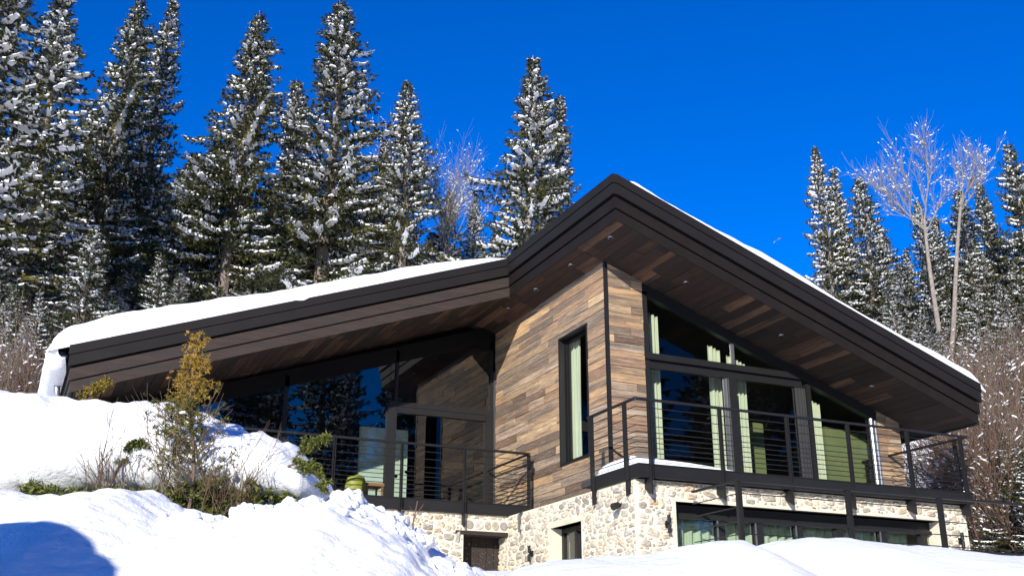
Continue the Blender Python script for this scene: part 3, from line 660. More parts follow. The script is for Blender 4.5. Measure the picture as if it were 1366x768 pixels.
# left eave drape of snow over the gutter
m = MB(); V = []; ys = np.arange(YLA-.05, YB, .15); k = 12
for y in ys:
    for j in range(k+1):
        t = j/k; an = math.pi*(.05+1.05*t); r1 = .24*(1+.15*fbm(y*1.7, t*2)); e = min(1, max(.12, (y-YLA+.06)*4)) ** .5
        V.append((XLE-.17-.26*math.sin(an)*e*(1+.15*fbm(y*2, t)), y, zt(XLE)-.14+.26*math.cos(an)*e*(1+.12*fbm(y, 5+t*3))))
m.add(V, [(j*(k+1)+i, (j+1)*(k+1)+i, (j+1)*(k+1)+i+1, j*(k+1)+i+1) for j in range(len(ys)-1) for i in range(k)]); m.build('snow_cover', 'snow', roof, True)
# furniture on the left terrace: lime armchair, table -------------------------------------
q = atY(473, 655, 18.9); CX, CZ = q[0], q[2]
ch = empty('armchair', (CX, 18.9, FL), 'rounded lime green armchair on the left balcony, mostly hidden by snow', 'chair')
m = MB(); V = []; n = 20
for j in range(9):
    for i in range(n+1):
        an = math.pi*(i/n); t = j/8; r = .17+.02*math.sin(t*math.pi)-.04*t
        V.append((CX+r*math.cos(an), 18.85-r*.8*math.sin(an), FL+.18+t*(.34-.05*abs(math.cos(an)))))
m.add(V, [(j*(n+1)+i, j*(n+1)+i+1, (j+1)*(n+1)+i+1, (j+1)*(n+1)+i) for j in range(8) for i in range(n)])
o = m.build('backrest', 'lime', ch, True); md = o.modifiers.new('t', 'SOLIDIFY'); md.thickness = .03
m = MB(); m.tube([(CX, 18.87, FL+.24), (CX, 18.87, FL+.32), (CX, 18.87, FL+.35)], [.14, .15, .11], 20); m.build('seat', 'lime', ch, True)
for a, b in ((-.1, -.09), (.1, -.09), (-.1, .09), (.1, .09)):
    m = MB(); m.tube([(CX+a, 18.88+b, FL+.24), (CX+a*1.2, 18.88+b*1.2, FL)], .01, 6); m.build('leg', 'tablew', ch)
TX = atY(496, 652, 18.95)[0]
tb = empty('table', (TX, 18.95, FL), 'small brown wooden table beside the lime armchair', 'table')
m = MB(); m.box((TX-.17, 18.75, FL+.34), (TX+.17, 19.15, FL+.40)); m.build('tabletop', 'tablew', tb)
for a, b in ((-.14, 18.78), (.14, 18.78), (-.14, 19.12), (.14, 19.12)):
    m = MB(); m.box((TX+a-.015, b-.015, FL), (TX+a+.015, b+.015, FL+.34)); m.build('leg', 'tablew', tb)
m = MB(); 
for i in range(6):
    s = i/5; c = np.array([6.72+.55*s, 20.2, 3.62+.20*s+.05*s*s])
    m.tube([c-[0, 0, .035], c-[0, 0, .02], c, c+[0, 0, .02], c+[0, 0, .035]], [.01, .03, .036, .03, .01], 10)
m.tube([(6.65, 20.2, 3.6), (7.3, 20.2, 3.88)], .004, 5); tag(m.build('bead_garland', 'black', smooth=True), 'string of dark round beads behind the left glass door', 'garland')
# lower guardrail ------------------------------------------------------------
gf = empty('guardrail', (12, 12.0, 1.5), 'black steel guardrail with thin cables standing in snow before the stone base', 'guardrail')
ZG = 2.46
m = MB(); m.box((8.93, 11.975, ZG), (17.5, 12.03, ZG+.035)); m.box((8.93, 12.032, ZG), (8.98, 13.1, ZG+.03)); m.build('handrail', 'rail', gf)
for x in (8.95, 10.85, 12.60, 14.4, 16.2):
    m = MB(); m.box((x-.035, 11.97, 1.0), (x-.022, 12.03, ZG-.002)); m.box((x+.022, 11.97, 1.0), (x+.035, 12.03, ZG-.002)); m.box((x-.022, 11.985, 1.0), (x+.022, 12.015, ZG-.002)); m.build('post', 'rail', gf)
for z in (2.30, 2.12, 1.93, 1.76):
    m = MB(); m.tube([(8.95, 12, z), (17.5, 12, z)], .008, 5); m.tube([(8.95, 12, z), (8.95, 13.1, z)], .008, 5); m.build('cable', 'rail', gf)
m = MB(); m.tube([(12.6, 11.9, 1.70), (14.3, 11.9, 1.68)], .022, 8); m.build('lower_bar', 'rail', gf)

# ------------------------------------------------------------------ hedge under snow (behind the near bank)
def loaf(name, secs, mname, parent, noise_a, ku=150, kc=44, seed=0):
    """rounded mass swept across the view; secs: (px, ytop, ybot, v, depth)"""
    px = [s_[0] for s_ in secs]; V = []
    for i in range(ku+1):
        p = px[0]+(px[-1]-px[0])*i/ku
        yt, yb, v, dp = (np.interp(p, px, [s_[k] for s_ in secs]) for k in (1, 2, 3, 4))
        T = atV(p, yt, v); B = atV(p, yb, v-dp*.45); cx_ = T[:2]; hgt = (T[2]-B[2])
        e = min(1, (i/ku)*18, (1-i/ku)*26)**.5
        for j in range(kc):
            a = 2*math.pi*j/kc; c_, s_ = math.cos(a), math.sin(a)
            q = abs(c_)**.75*math.copysign(1, c_); r_ = abs(s_)**.85*math.copysign(1, s_)
            zz = (T[2]+B[2])/2+hgt/2*r_*e; dv = q*dp/2*e*(1.0 if r_ < 0 else 1-.35*r_)
            x, y = cx_[0]+fh[0]*dv, cx_[1]+fh[1]*dv
            n1 = mn.noise(Vector((x*1.3, y*1.3, zz*1.3+seed))); n2 = mn.noise(Vector((x*4, y*4, zz*4+seed))); n3 = mn.noise(Vector((x*11, y*11, zz*11)))
            d = noise_a*(n1+.45*abs(n2)*1.5+.16*n3)
            V.append((x+fh[0]*d*q, y+fh[1]*d*q, zz+d*r_))
    f = [(i*kc+j, i*kc+(j+1) % kc, (i+1)*kc+(j+1) % kc, (i+1)*kc+j) for i in range(ku) for j in range(kc)]
    f += [tuple(range(kc-1, -1, -1)), tuple(range(ku*kc, (ku+1)*kc))]
    m = MB(); m.add(V, f); return m.build(name, mname, parent, True)
def sprays(mb, pts, size, n_per, flat=.5, width=.22, droop=.3, rbase=None):
    """leafy sprays: little tapering blades around each point"""
    pts = np.asarray(pts); k = len(pts)*n_per; P = np.repeat(pts, n_per, 0)
    d = rng.normal(size=(k, 3)); d[:, 2] = d[:, 2]*flat-droop; d /= np.linalg.norm(d, axis=1)[:, None]
    s_ = np.cross(d, rng.normal(size=(k, 3))); s_ /= np.linalg.norm(s_, axis=1)[:, None]
    L = size*rng.uniform(.5, 1.2, (k, 1)); W = L*width
    a = P; b = P+d*L*.5+s_*W*.5; c = P+d*L; e = P+d*L*.5-s_*W*.5
    V = np.stack([a, b, c, e], 1).reshape(-1, 3)
    r = rng.uniform(0, 1, k) if rbase is None else np.clip(np.repeat(rbase, n_per)+rng.normal(0, .14, k), 0, 1)
    mb.add(V, (np.arange(k*4).reshape(-1, 4)).tolist(), r.tolist())
hb = atV(200, 660, 9.4)
hedge = empty('hedge', tuple(hb), 'low green conifer hedge buried under a thick rounded cap of snow', 'hedge')
secs = [(-260, 545, 655, 9.6, 2.4), (0, 542, 650, 9.6, 2.4), (50, 540, 655, 9.6, 2.4), (88, 533, 662, 9.6, 2.4), (125, 543, 662, 9.6, 2.3), (200, 552, 660, 9.5, 2.2), (260, 556, 655, 9.5, 2.1), (300, 566, 648, 9.4, 2.0), (345, 585, 652, 9.3, 1.9), (395, 604, 664, 9.2, 1.8), (425, 624, 674, 9.1, 1.6), (450, 640, 682, 9.0, 1.3)]
loaf('snow_cap', secs, 'snow', hedge, .13, seed=2)
pts = []
for i in range(2600):
    p = random.uniform(-200, 440); yy = np.interp(p, [s_[0] for s_ in secs], [s_[2] for s_ in secs])+random.uniform(-10, 45); v = 8.55+random.uniform(-.25, .6)
    if fbm(p*.02, 3.3, 1, 2) > -.25: pts.append(atV(p, yy, v))
m = MB(); sprays(m, pts, .055, 26, .7, .24, -.05); m.build('foliage', 'needleg', hedge)
def sprig(name, base, tip, n, size, label, mname='needleg', cat='conifer sprig', bend=.1):
    base = np.array(base); tip = np.array(tip); ts = np.linspace(0, 1, 9); L = np.linalg.norm(tip-base)
    P = [base+(tip-base)*t+np.array([0, 0, bend*math.sin(t*math.pi)]) for t in ts]
    r = empty(name, tuple(base), label, cat); m = MB(); m.tube(P, list(np.linspace(.009, .003, 9)), 6); tw = []
    pts = []
    for i in range(n):
        t = random.uniform(.25, 1.0); c = base+(tip-base)*t+np.array([0, 0, bend*math.sin(t*math.pi)])
        o = rng.normal(size=3)*L*.065*(1.3-t*.7); q = c+o; pts.append(q)
        if i % 4 == 0: m.tube([c, c+o*.6+[0, 0, -.01], q], [.003, .002, .001], 4)
    m.build('stem', 'twig', r); m2 = MB(); sprays(m2, pts, size*.52, 46, .8, .20, .25, None); m2.build('foliage', mname, r)
sprig('conifer_sprig', atV(392, 612, 8.75), atV(436, 582, 8.6), 40, .085, 'bright green conifer sprig sticking up over the right shoulder of the snowy hedge', bend=.03)
sprig('conifer_sprig', atV(384, 622, 8.35), atV(436, 655, 8.2), 40, .09, 'drooping green conifer spray hanging down the right end of the snow cap')
sprig('conifer_sprig', atV(103, 560, 9.5), atV(146, 510, 9.4), 46, .075, 'olive conifer sprig poking from the snow cap near the left roof corner', 'gold')
sprig('conifer_sprig', atV(150, 640, 8.5), atV(190, 590, 8.45), 50, .08, 'dark green conifer tuft low in the twiggy shrub left of the golden sapling')

# golden conifer sapling
def sapling():
    b = atV(250, 690, 8.35); t = atV(263, 448, 8.35); r = empty('conifer_sapling', tuple(b), 'slender golden green conifer sapling standing in the snow before the left terrace', 'sapling')
    H = np.linalg.norm(t-b); ax = (t-b); m = MB(); st_ = [b+ax*q+rt*.03*math.sin(q*7) for q in np.linspace(0, 1, 14)]
    m.tube(st_, list(np.linspace(.017, .003, 14)), 7); pts = []; rb = []
    for i in range(96):
        q = random.uniform(.04, .99)**.92; c = b+ax*q+rt*.03*math.sin(q*7); a = random.uniform(0, 2*math.pi)
        wd = .52*(1-q)**.8+.10; 
        if .50 < q < .60: wd *= .55
        if q > .62: wd = .05+.17*min(1, (1-q)*3)*random.uniform(.5, 1.3)
        L = wd*random.uniform(.55, 1.1); d = np.array([math.cos(a), math.sin(a), random.uniform(.35, .9)]); d /= np.linalg.norm(d)
        e = c+d*L; mid = c+d*L*.5+[0, 0, -.02]; m.tube([c, mid, e], [.005, .0035, .0015], 4)
        for j in range(15):
            s_ = random.uniform(.25, 1.0); pts.append(c+(e-c)*s_+rng.normal(size=3)*.028); rb.append(np.clip(.15+.75*sm(.42, .75, q)+random.uniform(-.25, .25), 0, 1))
    m.build('stem', 'twigl', r); m2 = MB(); sprays(m2, pts, .028, 17, .8, .22, .0, np.array(rb)); m2.build('foliage', 'gold', r)
    m3 = MB()
    for i in range(14):
        p = pts[random.randrange(len(pts))]; 
        if p[2] < b[2]+.55*H: m3.tube([p-[.03, 0, 0], p+[0, 0, .01], p+[.03, 0, 0]], [.006, .018, .005], 6)
    m3.build('snow_cover', 'snow', r, True)
sapling()
def branchy(mb, p, d, L, rad, depth, spread=.5, k=5, blobs=None, upw=.15, pb=.12, tips=None, nch=(2, 4)):
    n = 4; P = [np.array(p, float)]; dd = np.array(d, float)
    for i in range(n):
        dd = dd+rng.normal(size=3)*.10+[0, 0, upw*.25]; dd /= np.linalg.norm(dd); P.append(P[-1]+dd*L/n)
    mb.tube(P, list(np.linspace(rad, rad*.6, n+1)), k if rad > .004 else 4, cap=False)
    if blobs is not None:
        for q in P[1:]:
            if random.random() < pb and abs(dd[2]) < .80: blobs.append((q+np.array([0, 0, rad]), dd.copy()))
    if depth <= 0:
        return
    for i in range(random.randint(*nch)):
        t = random.uniform(.3, 1.0); j = min(n-1, int(t*n)); q = P[j]+(P[j+1]-P[j])*(t*n-j)
        a = rng.normal(size=3); a -= a@dd*dd; a /= np.linalg.norm(a); nd = dd*(1-spread*.4)+a*spread+[0, 0, upw]; nd /= np.linalg.norm(nd)
        branchy(mb, q, nd, L*random.uniform(.5, .85), rad*.55, depth-1, spread, k, blobs, upw, pb, tips, nch)
    branchy(mb, P[-1], dd, L*.75, rad*.6, depth-1, spread, k, blobs, upw, pb, tips, nch)
def blobmesh(mb, blobs, s0, s1):
    """snow lying along twigs: low ridges stretched in the twig's direction"""
    for p, d in blobs:
        s_ = random.uniform(s0, s1); h = np.array([d[0], d[1], d[2]*.5]); h /= np.linalg.norm(h)+1e-6; sd = np.cross(h, [0, 0, 1.]); sd /= np.linalg.norm(sd)+1e-6; V = []; k = 6
        la = s_*random.uniform(1.2, 2.6); wa = s_*.55
        for i in range(k):
            a = 2*math.pi*i/k; V.append(p+h*la*math.cos(a)*random.uniform(.7, 1.2)+sd*wa*math.sin(a)*random.uniform(.7, 1.2))
        V += [p+h*la*.4+[0, 0, s_*.6], p-h*la*.4+[0, 0, s_*.7], p-np.array([0, 0, s_*.3])]
        mb.add(V, [(0, 1, 6), (1, 2, 7, 6), (2, 3, 7), (3, 4, 7), (4, 5, 6, 7), (5, 0, 6)]+[((i+1) % 6, i, 8) for i in range(6)])
def twigbush(px, py, v, n, hpx, label, lean=0, mname='twig'):
    b = atV(px, py, v); r = None; m = MB(); H = hpx/F*v*1.02
    for i in range(n):
        q = b+rt*random.uniform(-.16, .16)*(n/8)+fh*random.uniform(-.1, .1); d = np.array([random.uniform(-.35, .35)+lean, random.uniform(-.2, .2), 1.0])
        branchy(m, q-[0, 0, .06], d/np.linalg.norm(d), H*random.uniform(.35, .6), .0055, 2, .5, 5, None, .1)
    o = m.build('bare_shrub', mname); tag(o, label, 'shrub')
twigbush(140, 672, 8.3, 8, 115, 'leafless brown twiggy shrub in snow, left of the golden sapling')
twigbush(300, 700, 8.2, 10, 120, 'bare spreading shrub in the snow hollow right of the golden sapling', .25)
twigbush(205, 690, 8.25, 6, 220, 'tall thin pale bare stems rising just left of the golden sapling', .05, 'twigl')
m = MB(); b = atV(553, 728, 7.0); t = atV(557, 668, 7.0); m.tube([b-[0, 0, .1], (b+t)/2-rt*.02, t], [.006, .005, .004], 6); m.tube([(b+t)/2-rt*.02+(t-b)*.1, t+rt*.04-[0, 0, .02]], [.004, .002], 5); m.tube([b+(t-b)*.6, b+(t-b)*.9-rt*.05], [.003, .001], 5)
tag(m.build('twig', 'twig'), 'single bare twig standing in the near snow bank below the left balcony', 'twig')

# ------------------------------------------------------------------ trees
def spruce(seed, H=20.0, R=3.0, start=.05, dens=1.0, snow=.6, droop=.33):
    """unit prototype: (trunk, crown, snow) builders, base at origin; boughs are flat drooping fans"""
    r_ = np.random.default_rng(seed); tr = MB(); cr = MB(); sn = MB()
    cur = lambda z: np.array([.18*math.sin(z*.25+seed), .15*math.cos(z*.2+seed*2), z])
    zs = np.linspace(0, H, 16); tr.tube([cur(z) for z in zs], [max(.02, .25*(1-z/H)**.8+.015) for z in zs], 9)
    z = H*start; V = []; Rr = []; SV = []; SF = []; ns = 0
    def lump(c, ax_, la, wa, ha):
        nonlocal ns
        ax_ = ax_/np.linalg.norm(ax_); sx_ = np.cross(ax_, [0, 0, 1.]); sx_ /= np.linalg.norm(sx_)+1e-9; u_ = np.array([0, 0, 1.])
        j = r_.uniform(.8, 1.25, 6)
        base = [c+ax_*la*j[0], c+sx_*wa*j[1]+ax_*la*.35, c+sx_*wa*j[2]-ax_*la*.4, c-ax_*la*j[3], c-sx_*wa*j[4]-ax_*la*.35, c-sx_*wa*j[5]+ax_*la*.4]
        top = [c+ax_*la*.45+u_*ha, c-ax_*la*.4+u_*ha*1.15]; lo = [c-u_*ha*.25]
        SV.extend(base+top+lo); q = ns
        SF.extend([(q, q+1, q+6), (q+1, q+2, q+7, q+6), (q+2, q+3, q+7), (q+3, q+4, q+7), (q+4, q+5, q+6, q+7), (q+5, q, q+6)]+[((q+(i+1) % 6), q+i, q+8) for i in range(6)]); ns += 9
    while z < H*.985:
        q = z/H; nb = int(r_.integers(6, 9)*dens) if q < .88 else 5
        a0 = r_.uniform(0, 6.28); prof = R*((1-q)**.84)*1.06
        sparse = q < start+.16
        for b in range(nb):
            if r_.random() < (.4 if sparse else .08): continue
            a = a0+b*2*math.pi/nb+r_.normal(0, .25)
            gap = mn.noise(Vector((math.cos(a)*1.2, math.sin(a)*1.2, z*.30+seed*9)))
            L = prof*r_.uniform(.62, 1.18)*(1+.85*gap)+.06
            o = cur(z+r_.normal(0, .07)); dx, dy = math.cos(a), math.sin(a); side = np.array([-dy, dx, 0])
            rise = .30*(q-.42); n = max(3, int(L/.27))
            sp = np.array([o+np.array([dx*L*t, dy*L*t, L*(rise*t-droop*1.5*t*(1-.50*t)+.12*t**3)]) for t in np.linspace(0, 1, n+1)])
            if L > .8: tr.tube(sp[[0, n//2, n]], [.035, .02, .008], 4, cap=False)
            tone = r_.normal(0, .12)
            for i in range(1, n+1):
                t = i/n
                if t < .12 and L > 1.2: continue
                wl = (.12+.30*L*(1-t)**.7*(.35+t))*r_.uniform(.75, 1.2); c = sp[i]
                fwd = sp[i]-sp[i-1]; fwd /= np.linalg.norm(fwd)
                for s_ in (-1, 1):
                    k = max(1, int(wl/.24))
                    for j in range(k):
                        tt = (j+.6)/k; cc = c+side*s_*wl*tt*.8+fwd*wl*.4*tt+r_.normal(0, .025, 3)-[0, 0, .14*wl*tt]
                        for h in range(7):
                            hang = h < 3
                            d = (side*s_*r_.uniform(-.2, .5)+fwd*r_.uniform(-.1, .5)+np.array([0, 0, r_.uniform(-1.2, -.6)])) if hang else (side*s_*r_.uniform(.1, 1)+fwd*r_.uniform(.3, 1)+np.array([0, 0, r_.uniform(-.35, .12)]))
                            d /= np.linalg.norm(d); l_ = r_.uniform(.15, .36)*(.65+.35*min(1, L/2)); w_ = np.cross(d, r_.normal(size=3)); w_ /= np.linalg.norm(w_); w_ *= l_*r_.uniform(.12, .20); cc_ = cc+r_.normal(0, .03, 3)
                            if not hang and r_.random() < .035*snow/.55:
                                sx_ = np.cross(d, [0, 0, 1.]); sx_ /= np.linalg.norm(sx_)+1e-9; sx_ = sx_*l_*.14; up_ = np.array([0, 0, .03])
                                SV.extend([cc_+up_, cc_+d*l_*.5+sx_+up_, cc_+d*l_+up_*.5, cc_+d*l_*.5-sx_+up_, cc_+d*l_*.5+up_*2.6]); SF.extend([(ns, ns+1, ns+4), (ns+1, ns+2, ns+4), (ns+2, ns+3, ns+4), (ns+3, ns, ns+4)]); ns += 5
                            V.extend([cc_, cc_+d*l_*.45+w_, cc_+d*l_, cc_+d*l_*.45-w_]); Rr.append(min(1, max(0, r_.normal(.42+tone, .2)+.12*t)))
                        if t > .35 and r_.random() < snow*.17:
                            lump(cc+[0, 0, .02], side*s_*.7+fwd, r_.uniform(.14, .30), r_.uniform(.06, .11), r_.uniform(.05, .10))
            # one sagging pad of snow along the bough, broken here and there, with side lobes
            i0 = max(1, int(n*r_.uniform(.15, .45)))
            if r_.random() < snow+.06 and n-i0 >= 1:
                idx = np.linspace(i0, n, max(3, (n-i0)*2)); pw_ = r_.uniform(.07, .13)*(1+.25*min(L, 3)); ph_ = r_.uniform(.06, .12); row = []
                for t_ in idx:
                    f0_ = int(min(n-1, t_)); c = sp[f0_]+(sp[min(n, f0_+1)]-sp[f0_])*(t_-f0_)
                    e = math.sin(math.pi*min(1, max(.06, (t_-i0+.4)/(n-i0+.8))))**.5*r_.uniform(.55, 1.25)
                    jw = r_.normal(0, .04); sdv = side
                    row.append([c+sdv*(pw_*e+jw)-[0, 0, .05+.02*e], c+sdv*(pw_*.45*e+jw)+[0, 0, ph_*e], c-sdv*(pw_*.45*e-jw)+[0, 0, ph_*e*.9], c-sdv*(pw_*e-jw)-[0, 0, .05+.02*e]])
                for k_ in range(len(row)-1):
                    if r_.random() < .12: continue
                    q_ = ns; SV.extend(row[k_]+row[k_+1]); SF.extend([(q_+j, q_+j+1, q_+5+j, q_+4+j) for j in range(3)]+[(q_+3, q_, q_+4, q_+7), (q_, q_+1, q_+2, q_+3), (q_+7, q_+6, q_+5, q_+4)]); ns += 8
        z += r_.uniform(.36, .58)*(1 if q < .7 else .62)
    k = len(V)//4; cr.add(np.array(V), np.arange(k*4).reshape(-1, 4).tolist(), Rr); sn.add(np.array(SV), SF)
    for i in range(14):
        zz = r_.uniform(.04, start+.12)*H; a = r_.uniform(0, 6.28); o = cur(zz); l_ = r_.uniform(.5, 1.6)
        tr.tube([o, o+[math.cos(a)*l_, math.sin(a)*l_, -.2*l_]], [.02, .005], 4, cap=False)
    return tr, cr, sn
PROT = {}
def proto(key, **kw):
    tr, cr, sn = spruce(**kw); root = empty('spruce', (0, 0, 0)); 
    tr.build('trunk', kw_b.get(key, 'bark'), root); cr.build('crown', 'needle', root); sn.build('snow_cover', 'snow', root); PROT[key] = [root, False]
kw_b = {'d': 'barkl', 'e': 'barkl'}
proto('a', seed=1, R=3.1, start=.04, dens=1.25, snow=.55)
proto('b', seed=2, R=2.6, start=.06, dens=1.2, snow=.6)
proto('c', seed=3, R=3.4, start=.05, dens=1.3, snow=.5, droop=.34)
proto('d', seed=4, R=2.9, start=.24, dens=1.25, snow=.6)
proto('e', seed=5, R=2.4, start=.28, dens=1.1, snow=.65, droop=.22)
def copy_tree(src, name=None):
    r = src.copy(); C.objects.link(r)
    for ch in src.children:
        c = ch.copy(); C.objects.link(c); c.parent = r
    return r
def place(key, x, y, z, sxy, sz, rot, label, group, cat='spruce', tilt=(0, 0)):
    src, used = PROT[key]
    if not used: o = src; PROT[key][1] = True
    else: o = copy_tree(src)
    o.location = (x, y, z); o.scale = (sxy, sxy, sz); o.rotation_euler = (tilt[0], tilt[1], rot)
    for k_ in ('label', 'group', 'category'):
        if k_ in o: del o[k_]
    return tag(o, label, cat, group)
def tree(key, px, ytop, v, label, group=None, hw=None, H0=20.0, R0=None):
    T = atV(px, ytop, v); x, y = T[0], T[1]; g = float(G(np.float64(x), np.float64(y)))-.4; H = T[2]-g
    R0 = {'a': 3.1, 'b': 2.6, 'c': 3.4, 'd': 2.9, 'e': 2.4}[key]
    wid = (hw/F*np.linalg.norm(T) if hw else H*.15)/R0*1.30
    return place(key, x, y, g, wid, H/H0, random.uniform(0, 6.28), label, group, tilt=(random.uniform(-.015, .015), random.uniform(-.015, .015)))
GL = 'snowy spruces on the slope behind the left roof'; GR = 'snowy spruces on the slope beyond the right roof end'
T_ = [
 ('a', 12, -70, 36, 95, 'huge near spruce cut by the left edge of the photo', GL),
 ('b', 92, -12, 44, 62, 'tall dense dark spruce second from the left edge', GL),
 ('c', 178, -8, 52, 62, 'tall ragged spruce third from the left edge', GL),
 ('b', 232, -2, 56, 38, 'narrow tall spruce just left of the first big gap of sky', GL),
 ('c', 338, 14, 50, 66, 'broad spruce standing alone between the two upper left sky gaps', GL),
 ('a', 455, 2, 52, 72, 'broad tall spruce left of centre whose tip nearly touches the top edge', GL),
 ('b', 398, 105, 58, 42, 'spruce partly hidden between the two broadest trees', GL),
 ('d', 547, 106, 52, 46, 'medium spruce with bare pale lower trunk, right of the tallest central tree', GL),
 ('e', 512, 190, 56, 34, 'thin sparse spruce just left of the medium pale-trunked one', GL),
 ('e', 600, 255, 60, 26, 'small slender spruce among bare twigs left of the central sky gap', GL),
 ('b', 632, 262, 62, 24, 'small spruce tip low in the central sky gap', GL),
 ('d', 706, 70, 50, 62, 'isolated tall spruce with bare lower trunk just left of the roof peak', GL),
 ('e', 748, 128, 52, 34, 'narrower spruce touching the right side of the isolated tall one', GL),
 ('a', 132, 300, 30, 52, 'small snow-laden spruce in front of the dark wood above the left roof corner', GL),
 ('c', 216, 335, 31, 36, 'little bushy green spruce just behind the left roof slope', GL),
 ('d', 1090, 193, 56, 30, 'leftmost tall spruce of the right-hand wood, pale trunk showing', GR),
 ('b', 1113, 222, 58, 26, 'spruce pressed against the right side of the leftmost tall one on the right', GR),
 ('a', 1146, 236, 54, 38, 'broad spruce third from the left in the right-hand wood', GR),
 ('b', 1172, 300, 60, 26, 'shorter spruce filling between the broad one and the low gap of sky on the right', GR),
 ('b', 1206, 330, 62, 16, 'smallest spruce tip beside the narrow gap of sky on the right', GR),
 ('a', 1223, 268, 50, 30, 'spruce directly behind the tall bare tree', GR),
 ('e', 1246, 290, 54, 26, 'thin spruce right behind the pale bare trunk', GR),
 ('b', 1278, 250, 50, 32, 'dark spruce right of the tall bare tree', GR),
 ('c', 1308, 238, 52, 34, 'spruce between the dark one and the tallest at the right edge', GR),
 ('c', 1346, 186, 46, 42, 'tallest spruce of the right-hand wood, close to the right edge', GR),
 ('a', 1388, 205, 42, 44, 'spruce cut off by the right edge of the photo', GR),
]
for (k, px, yt, v, hw, lab, grp) in T_: tree(k, px, yt, v, lab, grp, hw)
fill_l = [(45, 120, 60, 50), (130, 150, 64, 50), (200, 210, 66, 46), (262, 205, 66, 44), (292, 185, 64, 40), (375, 240, 66, 42), (425, 270, 68, 40), (490, 250, 66, 36), (530, 300, 68, 32), (578, 310, 68, 28), (15, 250, 50, 50), (85, 300, 56, 46), (165, 330, 60, 40), (255, 340, 52, 34), (405, 320, 56, 34), (470, 325, 60, 32), (660, 305, 66, 22), (690, 290, 64, 26), (-60, 100, 48, 80), (-40, 300, 44, 50), (730, 250, 62, 24), (310, 330, 58, 34), (50, 350, 40, 34), (150, 380, 44, 26), (185, 350, 48, 30), (240, 365, 44, 26), (345, 345, 50, 28), (20, 380, 34, 34), (5, 330, 36, 34), (60, 400, 33, 26), (100, 385, 38, 26), (35, 420, 30, 22), (130, 400, 36, 22), (10, 400, 28, 24), (55, 385, 29, 22), (80, 410, 30, 20), (-15, 380, 30, 28), (110, 370, 33, 24), (555, 335, 60, 24), (610, 330, 62, 20)]
for i, (px, yt, v, hw) in enumerate(fill_l):
    tree('abceb'[i % 5], px, yt, v, 'snow-dusted spruce packed into the dark wood behind the left roof', 'dense wood behind the left roof', hw)
fill_l += [(70, 60, 62, 54), (155, 90, 64, 50), (205, 120, 62, 46), (275, 280, 58, 40), (420, 190, 66, 44), (500, 280, 62, 36), (365, 180, 64, 42), (540, 220, 64, 34), (585, 290, 60, 28), (445, 300, 54, 34), (385, 330, 52, 34)]
fill_r = [(1128, 300, 64, 28), (1158, 330, 66, 26), (1190, 372, 64, 20), (1235, 340, 64, 26), (1262, 330, 62, 26), (1296, 320, 62, 28), (1326, 300, 60, 30), (1362, 330, 54, 30), (1100, 330, 66, 24), (1330, 380, 46, 24), (1215, 400, 56, 22), (1275, 400, 54, 22), (1420, 260, 50, 50), (1200, 350, 52, 30), (1245, 330, 52, 28), (1272, 345, 50, 28), (1312, 340, 48, 30), (1352, 350, 46, 32), (1385, 330, 44, 34), (1225, 425, 44, 26), (1295, 430, 40, 26), (1340, 445, 37, 26), (1262, 470, 37, 22), (1310, 475, 34, 22), (1185, 385, 50, 26), (1232, 408, 46, 26), (1262, 395, 48, 26), (1300, 390, 44, 30), (1345, 400, 42, 30), (1375, 380, 40, 34), (1250, 440, 40, 22), (1320, 440, 37, 26), (1285, 455, 36, 20), (1366, 450, 34, 28), (1335, 500, 31, 24), (1385, 520, 28, 26), (1352, 560, 25, 18), (1300, 500, 30, 18), (1322, 470, 32, 22), (1350, 440, 34, 26), (1380, 470, 30, 28), (1310, 545, 27, 14), (1345, 600, 22.5, 16), (1278, 500, 32, 14), (1370, 545, 26, 20), (1240, 470, 37, 16), (1292, 490, 33, 14)]
for i, (px, yt, v, hw) in enumerate(fill_r):
    tree('bcabe'[i % 5], px, yt, v, 'snow-dusted spruce packed into the wood beyond the right roof end', 'dense wood beyond the right roof end', hw)
# trees across the garden behind the photographer (seen only as reflections in the glass)
for i, (x, y, h) in enumerate([(14, -26, 17), (20, -30, 19), (25, -24, 16), (31, -28, 20), (36, -20, 18), (41, -25, 21), (46, -14, 19), (52, -18, 22), (58, -8, 20), (33, -36, 22), (48, -30, 23), (9, -38, 17), (-38, -58, 19), (-30, -62, 21), (-22, -55, 18), (-15, -60, 22), (-8, -54, 19), (-1, -58, 21), (5, -50, 18), (11, -56, 22), (17, -48, 20), (24, -52, 23), (30, -46, 21), (37, -48, 24), (44, -42, 22), (53, -40, 25), (60, -30, 24), (66, -20, 24), (27, -15, 15), (32, -14, 16), (37, -11, 17), (42, -8, 17), (47, -4, 17), (23, -19, 16)]):
    h *= 1.2 if i < 12 or y > -25 else 1.55; place('abcab'[i % 5], x, y, -1.9, h/20*1.3, h/20, i*1.3, 'spruce across the garden, mirrored in the windows', 'spruces across the garden')

